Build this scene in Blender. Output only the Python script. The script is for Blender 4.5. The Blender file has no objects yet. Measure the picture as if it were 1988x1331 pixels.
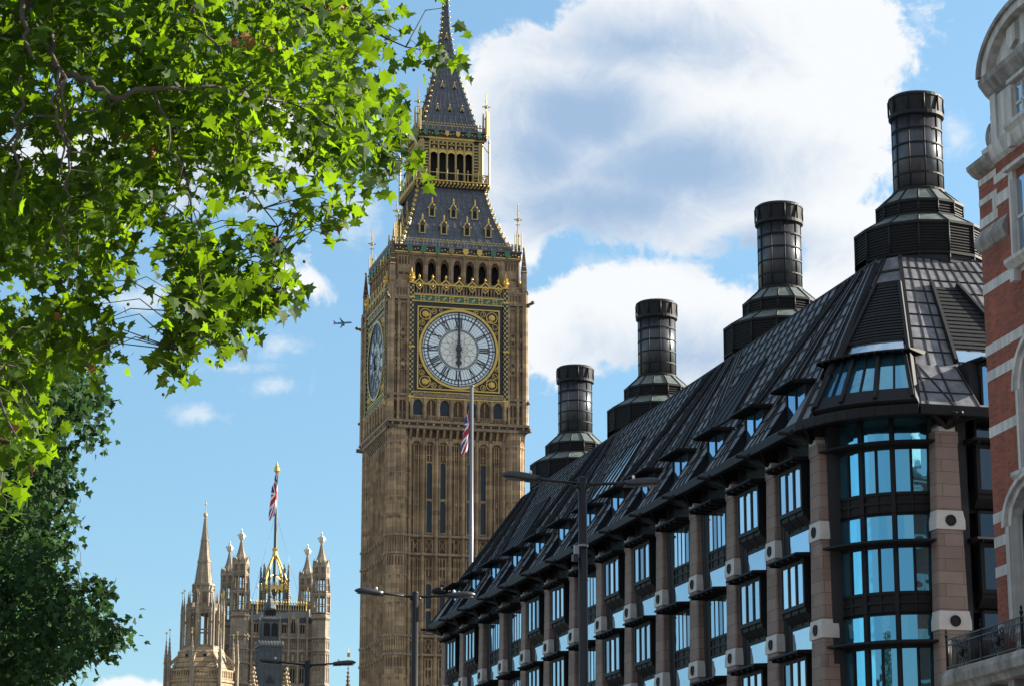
import bpy, math, random
from mathutils import Matrix, Vector
R = math.radians
random.seed(7)
S = bpy.context.scene
COL = S.collection

# ------------------------------------------------------------------ camera
F = 4860.0                                   # focal length in photo pixels (photo is 1988 wide)
PITCH = math.atan(1175 / F)
cam_d = bpy.data.cameras.new('camera')
cam = bpy.data.objects.new('camera', cam_d); COL.objects.link(cam)
cam.location = (0, 0, 1.7)
cam.rotation_euler = (math.pi / 2 + PITCH, 0, 0)
cam_d.sensor_width = 36; cam_d.lens = 36 * F / 1988
cam_d.clip_start = 0.5; cam_d.clip_end = 20000
S.camera = cam
S.view_settings.view_transform = 'Standard'
S.view_settings.look = 'None'
S.view_settings.exposure = 1.8
S.view_settings.gamma = 1

_c, _s = math.cos(PITCH), math.sin(PITCH)
def ray(x, y):
    a = (x - 994) / F; b = -(y - 665.5) / F
    return (a, _c - b * _s, _s + b * _c)
def at(x, y, Y):
    r = ray(x, y); k = Y / r[1]
    return Vector((r[0] * k, Y, 1.7 + r[2] * k))

# ------------------------------------------------------------------ sun + sky
SUN_AZ, SUN_EL = R(73.5), R(25)               # azimuth clockwise from +Y
sd = Vector((math.sin(SUN_AZ) * math.cos(SUN_EL), math.cos(SUN_AZ) * math.cos(SUN_EL), math.sin(SUN_EL)))
sun_d = bpy.data.lights.new('sun', 'SUN'); sun_d.energy = 5.0; sun_d.angle = R(0.5); sun_d.color = (1, .9, .76)
sun = bpy.data.objects.new('sun', sun_d); COL.objects.link(sun)
sun.rotation_euler = sd.to_track_quat('Z', 'Y').to_euler()
sun.location = (60, 20, 80)

W = bpy.data.worlds.new('World'); S.world = W; W.use_nodes = True
wn, wl = W.node_tree.nodes, W.node_tree.links
wn.clear()
def N(t, **k):
    n = wn.new(t)
    for a, b in k.items(): setattr(n, a, b)
    return n
def M(op, a, b=None, c=None, clamp=False):
    n = N('ShaderNodeMath', operation=op, use_clamp=clamp)
    for i, q in enumerate((a, b, c)):
        if q is None: continue
        if isinstance(q, (int, float)): n.inputs[i].default_value = q
        else: wl.new(q, n.inputs[i])
    return n.outputs[0]
def smooth(x, lo, hi):
    n = N('ShaderNodeMapRange', interpolation_type='SMOOTHSTEP')
    wl.new(x, n.inputs[0]); n.inputs[1].default_value = lo; n.inputs[2].default_value = hi
    return n.outputs[0]
sky = N('ShaderNodeTexSky', sky_type='NISHITA'); sky.sun_disc = False
sky.sun_elevation = SUN_EL; sky.sun_rotation = SUN_AZ
sky.air_density = 1.0; sky.dust_density = 0.35; sky.ozone_density = 2.2; sky.altitude = 0
tc = N('ShaderNodeTexCoord')
sep = N('ShaderNodeSeparateXYZ'); wl.new(tc.outputs['Generated'], sep.inputs[0])
yy = M('MAXIMUM', M('ABSOLUTE', sep.outputs[1]), .05)
sx = M('DIVIDE', sep.outputs[0], yy); sz = M('DIVIDE', sep.outputs[2], yy)
cmb = N('ShaderNodeCombineXYZ'); wl.new(sx, cmb.inputs[0]); wl.new(sz, cmb.inputs[1])
def noise(scale, detail, rough, dist=0.0, off=(0, 0, 0), stretch=(1, 1, 1)):
    mp = N('ShaderNodeMapping'); wl.new(cmb.outputs[0], mp.inputs[0]); mp.inputs[1].default_value = off; mp.inputs[3].default_value = stretch
    n = N('ShaderNodeTexNoise'); wl.new(mp.outputs[0], n.inputs['Vector'])
    n.inputs['Scale'].default_value = scale; n.inputs['Detail'].default_value = detail
    n.inputs['Roughness'].default_value = rough; n.inputs['Distortion'].default_value = dist
    return n.outputs[0]
def blobs(lst):
    out = None
    for (px, py, rx, ry, w) in lst:
        r = ray(px, py); cx, cz = r[0] / r[1], r[2] / r[1]
        sb = N('ShaderNodeVectorMath', operation='SUBTRACT'); wl.new(cmb.outputs[0], sb.inputs[0]); sb.inputs[1].default_value = (cx, cz, 0)
        ml = N('ShaderNodeVectorMath', operation='MULTIPLY'); wl.new(sb.outputs[0], ml.inputs[0]); ml.inputs[1].default_value = (F / rx, F / ry, 0)
        ln = N('ShaderNodeVectorMath', operation='LENGTH'); wl.new(ml.outputs[0], ln.inputs[0])
        v = M('MULTIPLY', M('SUBTRACT', 1.0, ln.outputs['Value']), w)
        if out is None: out = v
        else:
            n = N('ShaderNodeMath', operation='SMOOTH_MAX'); wl.new(out, n.inputs[0]); wl.new(v, n.inputs[1]); n.inputs[2].default_value = .12
            out = n.outputs[0]
    return out
CLOUD = [(1130, 210, 330, 230, 1), (1400, 120, 380, 190, 1), (1330, 330, 380, 190, 1), (1560, 300, 230, 280, 1), (1060, 330, 170, 170, .9),
         (1640, 60, 190, 150, 1), (1660, 470, 190, 150, .9), (1240, 610, 250, 125, 1), (1080, 640, 150, 120, .8), (1400, 660, 210, 120, .9), (1600, 600, 200, 150, .8),
         (1800, 40, 90, 70, .3),
         (595, 540, 80, 75, .36), 
         (480, 260, 330, 170, .75), (200, 330, 260, 160, .55), (270, 1345, 90, 26, .35), (1010, 480, 80, 100, .5),
         (2900, 400, 800, 400, .8)]
cov = blobs(CLOUD)
n1 = noise(9, 10, .62, .45, (3.1, 1.7, 0)); n2 = noise(34, 8, .65, .5, (.4, .9, 0))
n3 = noise(110, 4, .6, .2, (.7, .2, 0))
fluff = M('ADD', M('MULTIPLY', M('SUBTRACT', n1, .5), 1.5), M('ADD', M('MULTIPLY', M('SUBTRACT', n2, .5), .95), M('MULTIPLY', M('SUBTRACT', n3, .5), .35)))
dens = M('ADD', cov, fluff)
# broken bright cloud, added out of view overhead and behind the camera for fill light
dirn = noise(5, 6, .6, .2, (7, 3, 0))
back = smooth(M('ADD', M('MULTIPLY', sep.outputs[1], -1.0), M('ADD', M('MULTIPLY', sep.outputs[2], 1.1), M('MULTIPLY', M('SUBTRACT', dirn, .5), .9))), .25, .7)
front = smooth(dens, .03, .27)
WISP = [(545, 748, 95, 34, 1), (395, 805, 100, 30, 1), (540, 665, 80, 50, .8), (250, 580, 120, 50, 1), (690, 400, 70, 90, 1), (450, 715, 170, 20, .7), (1855, 270, 55, 85, 1), (1790, 40, 60, 60, .8), (1180, 520, 120, 40, .8)]
wisp = smooth(M('ADD', blobs(WISP), M('ADD', M('MULTIPLY', M('SUBTRACT', n2, .5), 2.4), M('MULTIPLY', M('SUBTRACT', n3, .5), 1.2))), .15, 1.2)
front = M('MAXIMUM', front, M('MULTIPLY', wisp, .6))
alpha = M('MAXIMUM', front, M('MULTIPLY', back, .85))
GREY = [(1130, 230, 200, 120, 1), (1330, 330, 290, 110, 1), (1050, 300, 120, 130, .9), (1180, 400, 260, 90, .9), (1500, 480, 150, 60, .7), (1250, 90, 200, 60, .4), (1350, 690, 200, 60, .5), (480, 330, 300, 100, .4)]
gv = M('ADD', blobs(GREY), M('ADD', M('MULTIPLY', M('SUBTRACT', n1, .5), 1.3), M('MULTIPLY', M('SUBTRACT', n2, .5), 1.0)))
grey = smooth(gv, -.45, .85)
mixc = N('ShaderNodeMix', data_type='RGBA'); wl.new(grey, mixc.inputs[0])
mixc.inputs[6].default_value = (3.9, 3.95, 4.0, 1); mixc.inputs[7].default_value = (1.5, 2.1, 2.95, 1)
tint = N('ShaderNodeMix', data_type='RGBA', blend_type='MULTIPLY'); tint.inputs[0].default_value = 1
wl.new(sky.outputs[0], tint.inputs[6]); 
grad = smooth(sz, .06, .42)
tcol = N('ShaderNodeMix', data_type='RGBA'); wl.new(grad, tcol.inputs[0]); tcol.inputs[6].default_value = (.51, .625, .67, 1); tcol.inputs[7].default_value = (.81, .905, .84, 1)
wl.new(tcol.outputs[2], tint.inputs[7])
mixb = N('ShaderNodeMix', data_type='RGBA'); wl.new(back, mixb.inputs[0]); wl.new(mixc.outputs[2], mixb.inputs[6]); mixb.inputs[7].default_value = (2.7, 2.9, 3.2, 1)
mix = N('ShaderNodeMix', data_type='RGBA')
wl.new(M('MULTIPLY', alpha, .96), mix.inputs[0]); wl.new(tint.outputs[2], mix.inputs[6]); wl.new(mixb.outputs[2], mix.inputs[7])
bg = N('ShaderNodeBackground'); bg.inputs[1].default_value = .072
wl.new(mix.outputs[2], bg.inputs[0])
wo = N('ShaderNodeOutputWorld'); wl.new(bg.outputs[0], wo.inputs[0])

# ------------------------------------------------------------------ materials
MATS = {}
def mat(name, col, rough=.7, metal=0.0, var=0.0, vscale=3.0, stretch=(1, 1, 1), bump=0.0, bscale=30, spec=.5, col2=None, brick=None, streak=0.0, extra=None):
    m = bpy.data.materials.new(name); m.use_nodes = True; MATS[name] = m
    nt = m.node_tree; n = nt.nodes; l = nt.links
    b = n['Principled BSDF']
    b.inputs['Roughness'].default_value = rough; b.inputs['Metallic'].default_value = metal
    b.inputs['Specular IOR Level'].default_value = spec
    b.inputs['Base Color'].default_value = (*col, 1)
    t = n.new('ShaderNodeTexCoord'); src = None
    if brick:
        # wall-aligned coordinates: x+y runs along either wall direction, z up
        sp = n.new('ShaderNodeSeparateXYZ'); l.new(t.outputs['Object'], sp.inputs[0])
        ad = n.new('ShaderNodeMath'); ad.operation = 'ADD'; l.new(sp.outputs[0], ad.inputs[0]); l.new(sp.outputs[1], ad.inputs[1])
        cb = n.new('ShaderNodeCombineXYZ'); l.new(ad.outputs[0], cb.inputs[0]); l.new(sp.outputs[2], cb.inputs[1])
        bt = n.new('ShaderNodeTexBrick'); l.new(cb.outputs[0], bt.inputs['Vector'])
        bt.inputs['Scale'].default_value = 1; bt.inputs['Brick Width'].default_value = brick['w']; bt.inputs['Row Height'].default_value = brick['h']
        bt.inputs['Mortar Size'].default_value = brick['m']; bt.inputs['Mortar Smooth'].default_value = .2
        bt.inputs['Color1'].default_value = (*brick['c1'], 1); bt.inputs['Color2'].default_value = (*brick['c2'], 1); bt.inputs['Mortar'].default_value = (*brick['mc'], 1)
        bt.inputs['Bias'].default_value = brick.get('bias', 0)
        src = bt.outputs[0]
    if var > 0 or col2:
        mp = n.new('ShaderNodeMapping'); l.new(t.outputs['Object'], mp.inputs[0]); mp.inputs[3].default_value = stretch
        ns = n.new('ShaderNodeTexNoise'); l.new(mp.outputs[0], ns.inputs['Vector']); ns.inputs['Scale'].default_value = vscale
        ns.inputs['Detail'].default_value = 6; ns.inputs['Roughness'].default_value = .65
        cr = n.new('ShaderNodeValToRGB'); l.new(ns.outputs[0], cr.inputs[0])
        cr.color_ramp.elements[0].position = .32; cr.color_ramp.elements[1].position = .68
        c2 = col2 or tuple(c * (1 - var) for c in col)
        if src is None:
            cr.color_ramp.elements[0].color = (*c2, 1); cr.color_ramp.elements[1].color = (*col, 1)
            src = cr.outputs[0]
        else:
            k = 1 - var
            cr.color_ramp.elements[0].color = (k, k, k, 1); cr.color_ramp.elements[1].color = (1, 1, 1, 1)
            mx = n.new('ShaderNodeMix'); mx.data_type = 'RGBA'; mx.blend_type = 'MULTIPLY'; mx.inputs[0].default_value = 1
            l.new(src, mx.inputs[6]); l.new(cr.outputs[0], mx.inputs[7]); src = mx.outputs[2]
    if streak > 0:
        mp = n.new('ShaderNodeMapping'); l.new(t.outputs['Object'], mp.inputs[0]); mp.inputs[3].default_value = (3.5, 3.5, .22)
        ns = n.new('ShaderNodeTexNoise'); l.new(mp.outputs[0], ns.inputs['Vector']); ns.inputs['Scale'].default_value = 1.1; ns.inputs['Detail'].default_value = 4
        cr = n.new('ShaderNodeValToRGB'); l.new(ns.outputs[0], cr.inputs[0])
        cr.color_ramp.elements[0].position = .36; cr.color_ramp.elements[1].position = .62
        k = 1 - streak; cr.color_ramp.elements[0].color = (k, k, k, 1); cr.color_ramp.elements[1].color = (1, 1, 1, 1)
        mx = n.new('ShaderNodeMix'); mx.data_type = 'RGBA'; mx.blend_type = 'MULTIPLY'; mx.inputs[0].default_value = 1
        if src is None: mx.inputs[6].default_value = (*col, 1)
        else: l.new(src, mx.inputs[6])
        l.new(cr.outputs[0], mx.inputs[7]); src = mx.outputs[2]
    if src is not None: l.new(src, b.inputs['Base Color'])
    if bump > 0:
        ns = n.new('ShaderNodeTexNoise'); l.new(t.outputs['Object'], ns.inputs['Vector']); ns.inputs['Scale'].default_value = bscale; ns.inputs['Detail'].default_value = 3
        bp = n.new('ShaderNodeBump'); bp.inputs['Strength'].default_value = bump; bp.inputs['Distance'].default_value = .02
        l.new(ns.outputs[0], bp.inputs['Height']); l.new(bp.outputs[0], b.inputs['Normal'])
    return m

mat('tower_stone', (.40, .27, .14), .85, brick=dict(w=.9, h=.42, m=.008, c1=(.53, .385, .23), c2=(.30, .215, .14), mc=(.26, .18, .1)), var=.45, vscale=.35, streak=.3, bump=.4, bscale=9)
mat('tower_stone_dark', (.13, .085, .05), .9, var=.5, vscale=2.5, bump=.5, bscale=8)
mat('tower_stone_grey', (.3, .235, .17), .85, var=.35, vscale=.8, streak=.3, bump=.3, bscale=9)
mat('slate', (.075, .085, .105), .42, var=.4, vscale=1.2, brick=dict(w=.55, h=.42, m=.02, c1=(.075, .10, .14), c2=(.055, .072, .105), mc=(.03, .033, .04)), spec=.6)
mat('lead', (.10, .105, .11), .5, var=.4, vscale=2)
mat('gold', (.66, .46, .13), .38, .75, var=.35, vscale=5)
mat('gold_pale', (.44, .35, .15), .5, .3, var=.3, vscale=4)
mat('gilt_white', (.62, .58, .48), .45, .2, var=.4, vscale=3)
mat('black_iron', (.012, .013, .018), .45, var=.3, vscale=4)
mat('dial_glass', (.70, .82, .90), .22, var=.08, vscale=2.0, spec=.5)
mat('dial_glass_centre', (.70, .73, .70), .3, var=.1, vscale=2.0)
mat('dial_iron', (.018, .028, .045), .5)
mat('dial_lead', (.22, .2, .17), .6)
mat('green_enamel', (.03, .16, .10), .4, var=.2)
mat('red_enamel', (.35, .03, .03), .4)
mat('dark_void', (.008, .008, .010), .9)
mat('slit_glass', (.018, .035, .055), .35, spec=.25)

mat('bronze', (.010, .010, .012), .6, var=.35, vscale=2, stretch=(1, 1, .3), spec=.2)
mat('bronze_grey', (.026, .029, .034), .6, spec=.25, var=.35, vscale=1.5, stretch=(1, 1, .3))
mat('roof_panel', (.195, .20, .222), .5, .1, var=.5, vscale=.9, spec=.3, bump=.15, bscale=3, streak=.35)
mat('roof_seam', (.012, .013, .016), .6, spec=.2)
mat('chimney_panel', (.06, .068, .082), .34, .35, var=.55, vscale=1.6, stretch=(1, 1, .5), spec=.6)
mat('verdigris', (.13, .17, .155), .5, var=.5, vscale=2.5, col2=(.06, .07, .07))
mat('louvre', (.014, .015, .018), .6, var=.3, vscale=2, spec=.2)
mat('sandstone', (.24, .155, .125), .8, brick=dict(w=1.3, h=.42, m=.012, c1=(.235, .17, .145), c2=(.165, .12, .103), mc=(.09, .065, .055)), var=.2, vscale=1.2, bump=.15, bscale=25)
mat('white_concrete', (.46, .445, .43), .75, var=.18, vscale=2.5)
mat('brickwork', (.3, .09, .045), .85, brick=dict(w=.225, h=.075, m=.011, c1=(.40, .078, .028), c2=(.22, .042, .02), mc=(.17, .10, .075)), var=.35, vscale=.7, streak=.15, bump=.3, bscale=20)
mat('portland', (.60, .58, .56), .8, var=.3, vscale=1.1, streak=.35, bump=.2, bscale=15)
mat('portland_dirty', (.38, .36, .34), .85, var=.6, vscale=1.3, streak=.4, bump=.2, bscale=15)
mat('iron_rail', (.012, .014, .02), .5)
mat('lamp_paint', (.022, .027, .035), .42, var=.2, vscale=6)
mat('lamp_black', (.010, .010, .012), .4, spec=.3)
mat('lamp_lens', (.09, .085, .08), .3)
mat('photocell', (.7, .7, .7), .3)
mat('pole_grey', (.16, .17, .19), .32, .2)
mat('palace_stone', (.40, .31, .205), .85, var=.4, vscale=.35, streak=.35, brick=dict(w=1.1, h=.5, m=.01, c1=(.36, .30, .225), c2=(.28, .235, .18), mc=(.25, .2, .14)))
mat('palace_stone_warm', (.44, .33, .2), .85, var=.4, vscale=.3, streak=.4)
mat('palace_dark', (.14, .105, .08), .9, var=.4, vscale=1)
mat('palace_roof', (.035, .05, .065), .6, var=.3, vscale=1)
mat('cast_iron_grey', (.06, .08, .095), .55, var=.35, vscale=.8)
mat('flag_red', (.38, .012, .028), .75)
mat('flag_white', (.72, .72, .74), .75)
mat('flag_blue', (.012, .028, .16), .75)
mat('plane_haze_blue', (.05, .17, .32), .6)  # blue stands for the belly's shade and distance haze, painted in
mat('plane_haze_white', (.2, .33, .5), .5)  # white with the haze mixed into its colour
mat('plane_red', (.32, .12, .18), .5)
mat('bark', (.075, .06, .045), .9, var=.55, vscale=5, col2=(.03, .025, .02), bump=.5, bscale=12)
mat('dead_leaf', (.26, .09, .03), .8, var=.4, vscale=9)
mat('seed_ball', (.07, .05, .025), .9)
mat('asphalt', (.05, .05, .052), .9, var=.3, vscale=.6, bump=.2, bscale=60)
mat('paving', (.26, .25, .235), .9, brick=dict(w=.9, h=.6, m=.01, c1=(.28, .265, .25), c2=(.22, .21, .2), mc=(.1, .1, .1)))
mat('kerb_stone', (.3, .29, .28), .85, var=.2)
mat('ground_earth', (.16, .155, .14), .95, var=.4, vscale=.05)
mat('road_paint', (.75, .75, .72), .7, var=.2, vscale=5)

def glass(name, col, rough=.02, wob=.012, rnd=.25, wscale=1.3):
    m = bpy.data.materials.new(name); m.use_nodes = True; MATS[name] = m
    n = m.node_tree.nodes; l = m.node_tree.links; b = n['Principled BSDF']
    b.inputs['Metallic'].default_value = .9; b.inputs['Roughness'].default_value = rough
    oi = n.new('ShaderNodeObjectInfo'); mr = n.new('ShaderNodeMapRange'); l.new(oi.outputs['Random'], mr.inputs[0]); mr.inputs[3].default_value = 1 - rnd; mr.inputs[4].default_value = 1.0
    mx = n.new('ShaderNodeMix'); mx.data_type = 'RGBA'; mx.blend_type = 'MULTIPLY'; mx.inputs[0].default_value = 1
    mx.inputs[6].default_value = (*col, 1); l.new(mr.outputs[0], mx.inputs[7])
    gi = n.new('ShaderNodeNewGeometry'); sm_ = n.new('ShaderNodeMath'); sm_.operation = 'MULTIPLY_ADD'; l.new(gi.outputs['Random Per Island'], sm_.inputs[0]); sm_.inputs[1].default_value = 7.31; l.new(oi.outputs['Random'], sm_.inputs[2])
    fr_ = n.new('ShaderNodeMath'); fr_.operation = 'FRACT'; l.new(sm_.outputs[0], fr_.inputs[0])
    cr = n.new('ShaderNodeValToRGB'); l.new(fr_.outputs[0], cr.inputs[0]); cr.color_ramp.elements[0].color = (.62, .80, .92, 1); cr.color_ramp.elements[1].color = (1, 1, 1, 1)
    m2 = n.new('ShaderNodeMix'); m2.data_type = 'RGBA'; m2.blend_type = 'MULTIPLY'; m2.inputs[0].default_value = 1; l.new(mx.outputs[2], m2.inputs[6]); l.new(cr.outputs[0], m2.inputs[7]); l.new(m2.outputs[2], b.inputs['Base Color'])
    t = n.new('ShaderNodeTexCoord'); vm = n.new('ShaderNodeVectorMath'); vm.operation = 'ADD'; l.new(t.outputs['Object'], vm.inputs[0]); l.new(oi.outputs['Location'], vm.inputs[1])
    ns = n.new('ShaderNodeTexNoise'); l.new(vm.outputs[0], ns.inputs['Vector']); ns.inputs['Scale'].default_value = wscale; ns.inputs['Detail'].default_value = 1
    bp = n.new('ShaderNodeBump'); bp.inputs['Strength'].default_value = 1; bp.inputs['Distance'].default_value = wob
    l.new(ns.outputs[0], bp.inputs['Height']); l.new(bp.outputs[0], b.inputs['Normal'])
glass('window_glass', (.66, .78, .88), .02, .012)
glass('bow_glass', (.15, .42, .56), .02, .012, .15, 1.2)
glass('dormer_glass', (.32, .58, .82), .02, .012)
glass('pane_dim', (.22, .32, .42), .02, .012)
glass('pane_blind', (.60, .68, .76), .18, .012)
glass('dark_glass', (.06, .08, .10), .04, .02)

def leafmat(name, base, trans, rough=.45, hue=.25):
    m = bpy.data.materials.new(name); m.use_nodes = True; MATS[name] = m
    n = m.node_tree.nodes; l = m.node_tree.links; n.clear()
    g = n.new('ShaderNodeNewGeometry')
    def ramp(c):
        r = n.new('ShaderNodeValToRGB'); l.new(g.outputs['Random Per Island'], r.inputs[0])
        r.color_ramp.elements[0].color = tuple(x * (1 - hue) for x in c) + (1,); r.color_ramp.elements[1].color = (min(1, c[0] * (1 + hue * 1.3)), min(1, c[1] * (1 + hue)), c[2], 1)
        return r.outputs[0]
    b = n.new('ShaderNodeBsdfPrincipled'); l.new(ramp(base), b.inputs['Base Color']); b.inputs['Roughness'].default_value = rough; b.inputs['Specular IOR Level'].default_value = .1
    t = n.new('ShaderNodeBsdfTranslucent'); l.new(ramp(trans), t.inputs[0])
    a = n.new('ShaderNodeAddShader'); l.new(b.outputs[0], a.inputs[0]); l.new(t.outputs[0], a.inputs[1])
    o = n.new('ShaderNodeOutputMaterial'); l.new(a.outputs[0], o.inputs[0])
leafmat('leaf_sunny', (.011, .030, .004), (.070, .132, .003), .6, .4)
leafmat('leaf_shaded', (.014, .036, .016), (.016, .038, .010), .7)  # dark copy of the plane leaf, shade put into its colour

# ------------------------------------------------------------------ mesh builder
class MB:
    def __init__(s): s.v = []; s.f = []; s.m = []; s.sm = []; s.names = []; s.T = None
    def mi(s, name):
        if name not in s.names: s.names.append(name)
        return s.names.index(name)
    def add(s, vs, fs, mt, smooth=False):
        o = len(s.v); k = s.mi(mt)
        if s.T is not None: vs = [s.T @ Vector(p) for p in vs]
        s.v.extend([tuple(p) for p in vs])
        for f in fs: s.f.append([o + i for i in f]); s.m.append(k); s.sm.append(smooth)
    def box(s, x0, x1, y0, y1, z0, z1, mt):
        s.add([(x0, y0, z0), (x1, y0, z0), (x1, y1, z0), (x0, y1, z0), (x0, y0, z1), (x1, y0, z1), (x1, y1, z1), (x0, y1, z1)],
              [(0, 3, 2, 1), (4, 5, 6, 7), (0, 1, 5, 4), (1, 2, 6, 5), (2, 3, 7, 6), (3, 0, 4, 7)], mt)
    def hexa(s, b, t, mt):          # bottom quad, top quad (ccw from above)
        s.add(list(b) + list(t), [(0, 3, 2, 1), (4, 5, 6, 7), (0, 1, 5, 4), (1, 2, 6, 5), (2, 3, 7, 6), (3, 0, 4, 7)], mt)
    def frus(s, a0, z0, a1, z1, mt, cx=0, cy=0, caps=True):
        q = lambda a, z: [(cx - a, cy - a, z), (cx + a, cy - a, z), (cx + a, cy + a, z), (cx - a, cy + a, z)]
        s.hexa(q(a0, z0), q(a1, z1), mt)
    def prism(s, pts, f0, f1, mt):   # f0,f1 map 2d point -> 3d
        n = len(pts); s.add([f0(p) for p in pts] + [f1(p) for p in pts],
            [tuple(range(n)), tuple(range(2 * n - 1, n - 1, -1))] + [(i, i + n, (i + 1) % n + n, (i + 1) % n) for i in range(n)], mt)
    def pxz(s, pts, y0, y1, mt): s.prism(pts, lambda p: (p[0], y0, p[1]), lambda p: (p[0], y1, p[1]), mt)
    def pyz(s, pts, x0, x1, mt): s.prism(pts, lambda p: (x0, p[0], p[1]), lambda p: (x1, p[0], p[1]), mt)
    def pxy(s, pts, z0, z1, mt): s.prism(pts[::-1], lambda p: (p[0], p[1], z0), lambda p: (p[0], p[1], z1), mt)
    def lathe(s, prof, n, mt, cx=0, cy=0, ph=0.0, smooth=False, a0=0.0, a1=2 * math.pi):
        vs = []; fs = []; full = abs(a1 - a0 - 2 * math.pi) < 1e-6; k = n if full else n + 1
        for (r, z) in prof:
            for i in range(k):
                a = ph + a0 + (a1 - a0) * i / n; vs.append((cx + r * math.cos(a), cy + r * math.sin(a), z))
        for j in range(len(prof) - 1):
            for i in range(n):
                i2 = (i + 1) % k; fs.append((j * k + i, j * k + i2, (j + 1) * k + i2, (j + 1) * k + i))
        if full:
            fs.append(tuple(range(k - 1, -1, -1))); fs.append(tuple((len(prof) - 1) * k + i for i in range(k)))
        s.add(vs, fs, mt, smooth)
    def bar(s, p, q, w, h, mt, up=(0, 0, 1)):   # box from p to q, centred width w, height h along up
        p = Vector(p); q = Vector(q); d = (q - p).normalized(); up = Vector(up)
        sd_ = d.cross(up)
        if sd_.length < 1e-5: sd_ = d.cross(Vector((1, 0, 0)))
        sd_.normalize(); u2 = sd_.cross(d).normalized()
        a, b = sd_ * w / 2, u2 * h / 2
        s.add([p - a - b, p + a - b, p + a + b, p - a + b, q - a - b, q + a - b, q + a + b, q - a + b],
              [(0, 1, 2, 3), (7, 6, 5, 4), (0, 4, 5, 1), (1, 5, 6, 2), (2, 6, 7, 3), (3, 7, 4, 0)], mt)
    def tube(s, path, rad, n, mt, smooth=True):
        path = [Vector(p) for p in path]; k = len(path)
        rad = rad if isinstance(rad, (list, tuple)) else [rad] * k
        vs = []; prev = None
        for i, p in enumerate(path):
            d = (path[min(i + 1, k - 1)] - path[max(i - 1, 0)]).normalized()
            if prev is None:
                a = d.cross(Vector((0, 0, 1)));
                if a.length < 1e-3: a = d.cross(Vector((1, 0, 0)))
            else: a = prev - d * prev.dot(d)
            a.normalize(); prev = a; b = d.cross(a)
            for j in range(n):
                t = 2 * math.pi * j / n; vs.append(p + (a * math.cos(t) + b * math.sin(t)) * rad[i])
        fs = [(i * n + j, i * n + (j + 1) % n, (i + 1) * n + (j + 1) % n, (i + 1) * n + j) for i in range(k - 1) for j in range(n)]
        fs.append(tuple(range(n - 1, -1, -1))); fs.append(tuple((k - 1) * n + j for j in range(n)))
        s.add(vs, fs, mt, smooth)
    def ball(s, c, r, mt, n=8):
        prof = [(max(.001, r * math.sin(math.pi * j / n)), c[2] - r * math.cos(math.pi * j / n)) for j in range(n + 1)]
        s.lathe(prof, n + 2, mt, c[0], c[1], smooth=True)
    def spandrel(s, x0, x1, zs, zt, ztop, y0, y1, mt, n=4):   # solid above a pointed arch
        xc = (x0 + x1) / 2; w = (x1 - x0) / 2
        L = [(xc - w * math.cos(a), zs + (zt - zs) * math.sin(a) ** .8) for a in [math.pi / 2 * i / n for i in range(n + 1)]]
        s.pxz([(x0, ztop)] + L + [(xc, ztop)], y0, y1, mt)
        Rr = [(2 * xc - p[0], p[1]) for p in L]
        s.pxz([(xc, ztop)] + Rr[::-1] + [(x1, ztop)], y0, y1, mt)
    def build(s, name, parent=None, loc=None, rz=0.0):
        me = bpy.data.meshes.new(name); me.from_pydata(s.v, [], s.f)
        for nm in s.names: me.materials.append(MATS[nm])
        me.polygons.foreach_set('material_index', s.m); me.polygons.foreach_set('use_smooth', s.sm)
        me.update()
        o = bpy.data.objects.new(name, me); COL.objects.link(o)
        if parent: o.parent = parent
        if loc: o.location = loc
        o.rotation_euler.z = rz
        return o
def tag(o, label, cat, group=None):
    o['label'] = label; o['category'] = cat
    if group: o['group'] = group
    return o
def thing(name, loc, rz, label, cat, group=None):
    o = bpy.data.objects.new(name, None); COL.objects.link(o); o.location = loc; o.rotation_euler.z = rz
    o.empty_display_size = .5
    return tag(o, label, cat, group)
def copyo(o, parent, loc=None, rz=None):
    c = o.copy(); COL.objects.link(c); c.parent = parent
    if loc is not None: c.location = loc
    if rz is not None: c.rotation_euler.z = rz
    return c
def copyt(o, parent, loc=None, rz=None):
    c = copyo(o, parent, loc, rz)
    for ch in list(o.children):
        g = copyo(ch, c)
    return c
def struct(o): o['kind'] = 'structure'; return o
RZ = lambda k: Matrix.Rotation(k, 4, 'Z')
TH = R(14.6)                                       # direction of the street grid
DV = Vector((-math.sin(TH), math.cos(TH), 0)); VV = Vector((math.cos(TH), math.sin(TH), 0))

# ------------------------------------------------------------------ ground
g = MB(); g.add([(-6000, -3000, 0), (6000, -3000, 0), (6000, 9000, 0), (-6000, 9000, 0)], [(0, 1, 2, 3)], 'ground_earth'); struct(g.build('ground'))
ST = Vector((11.44, 81.85, 0))                      # street frame origin = near street corner of the office building
g = MB(); g.box(-24, -9.5, -130, 110, -.2, .006, 'asphalt'); struct(g.build('road', None, ST, TH))
g = MB()
for k in range(-16, 14): g.box(-16.85, -16.7, k * 8, k * 8 + 3.5, -.05, .012, 'road_paint')
struct(g.build('road_marking', None, ST, TH))
g = MB(); g.box(-9.5, 60, -130, -6, -.2, .125, 'paving'); g.box(-9.5, 20, -6, 75, -.2, .13, 'paving'); g.box(-9.72, -9.5, -130, 75, -.2, .14, 'kerb_stone'); struct(g.build('pavement', None, ST, TH))
g = MB(); g.box(-34, -24, -130, 110, -.2, .125, 'paving'); g.box(-24, -23.78, -130, 110, -.2, .14, 'kerb_stone'); struct(g.build('far_pavement', None, ST, TH))
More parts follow.
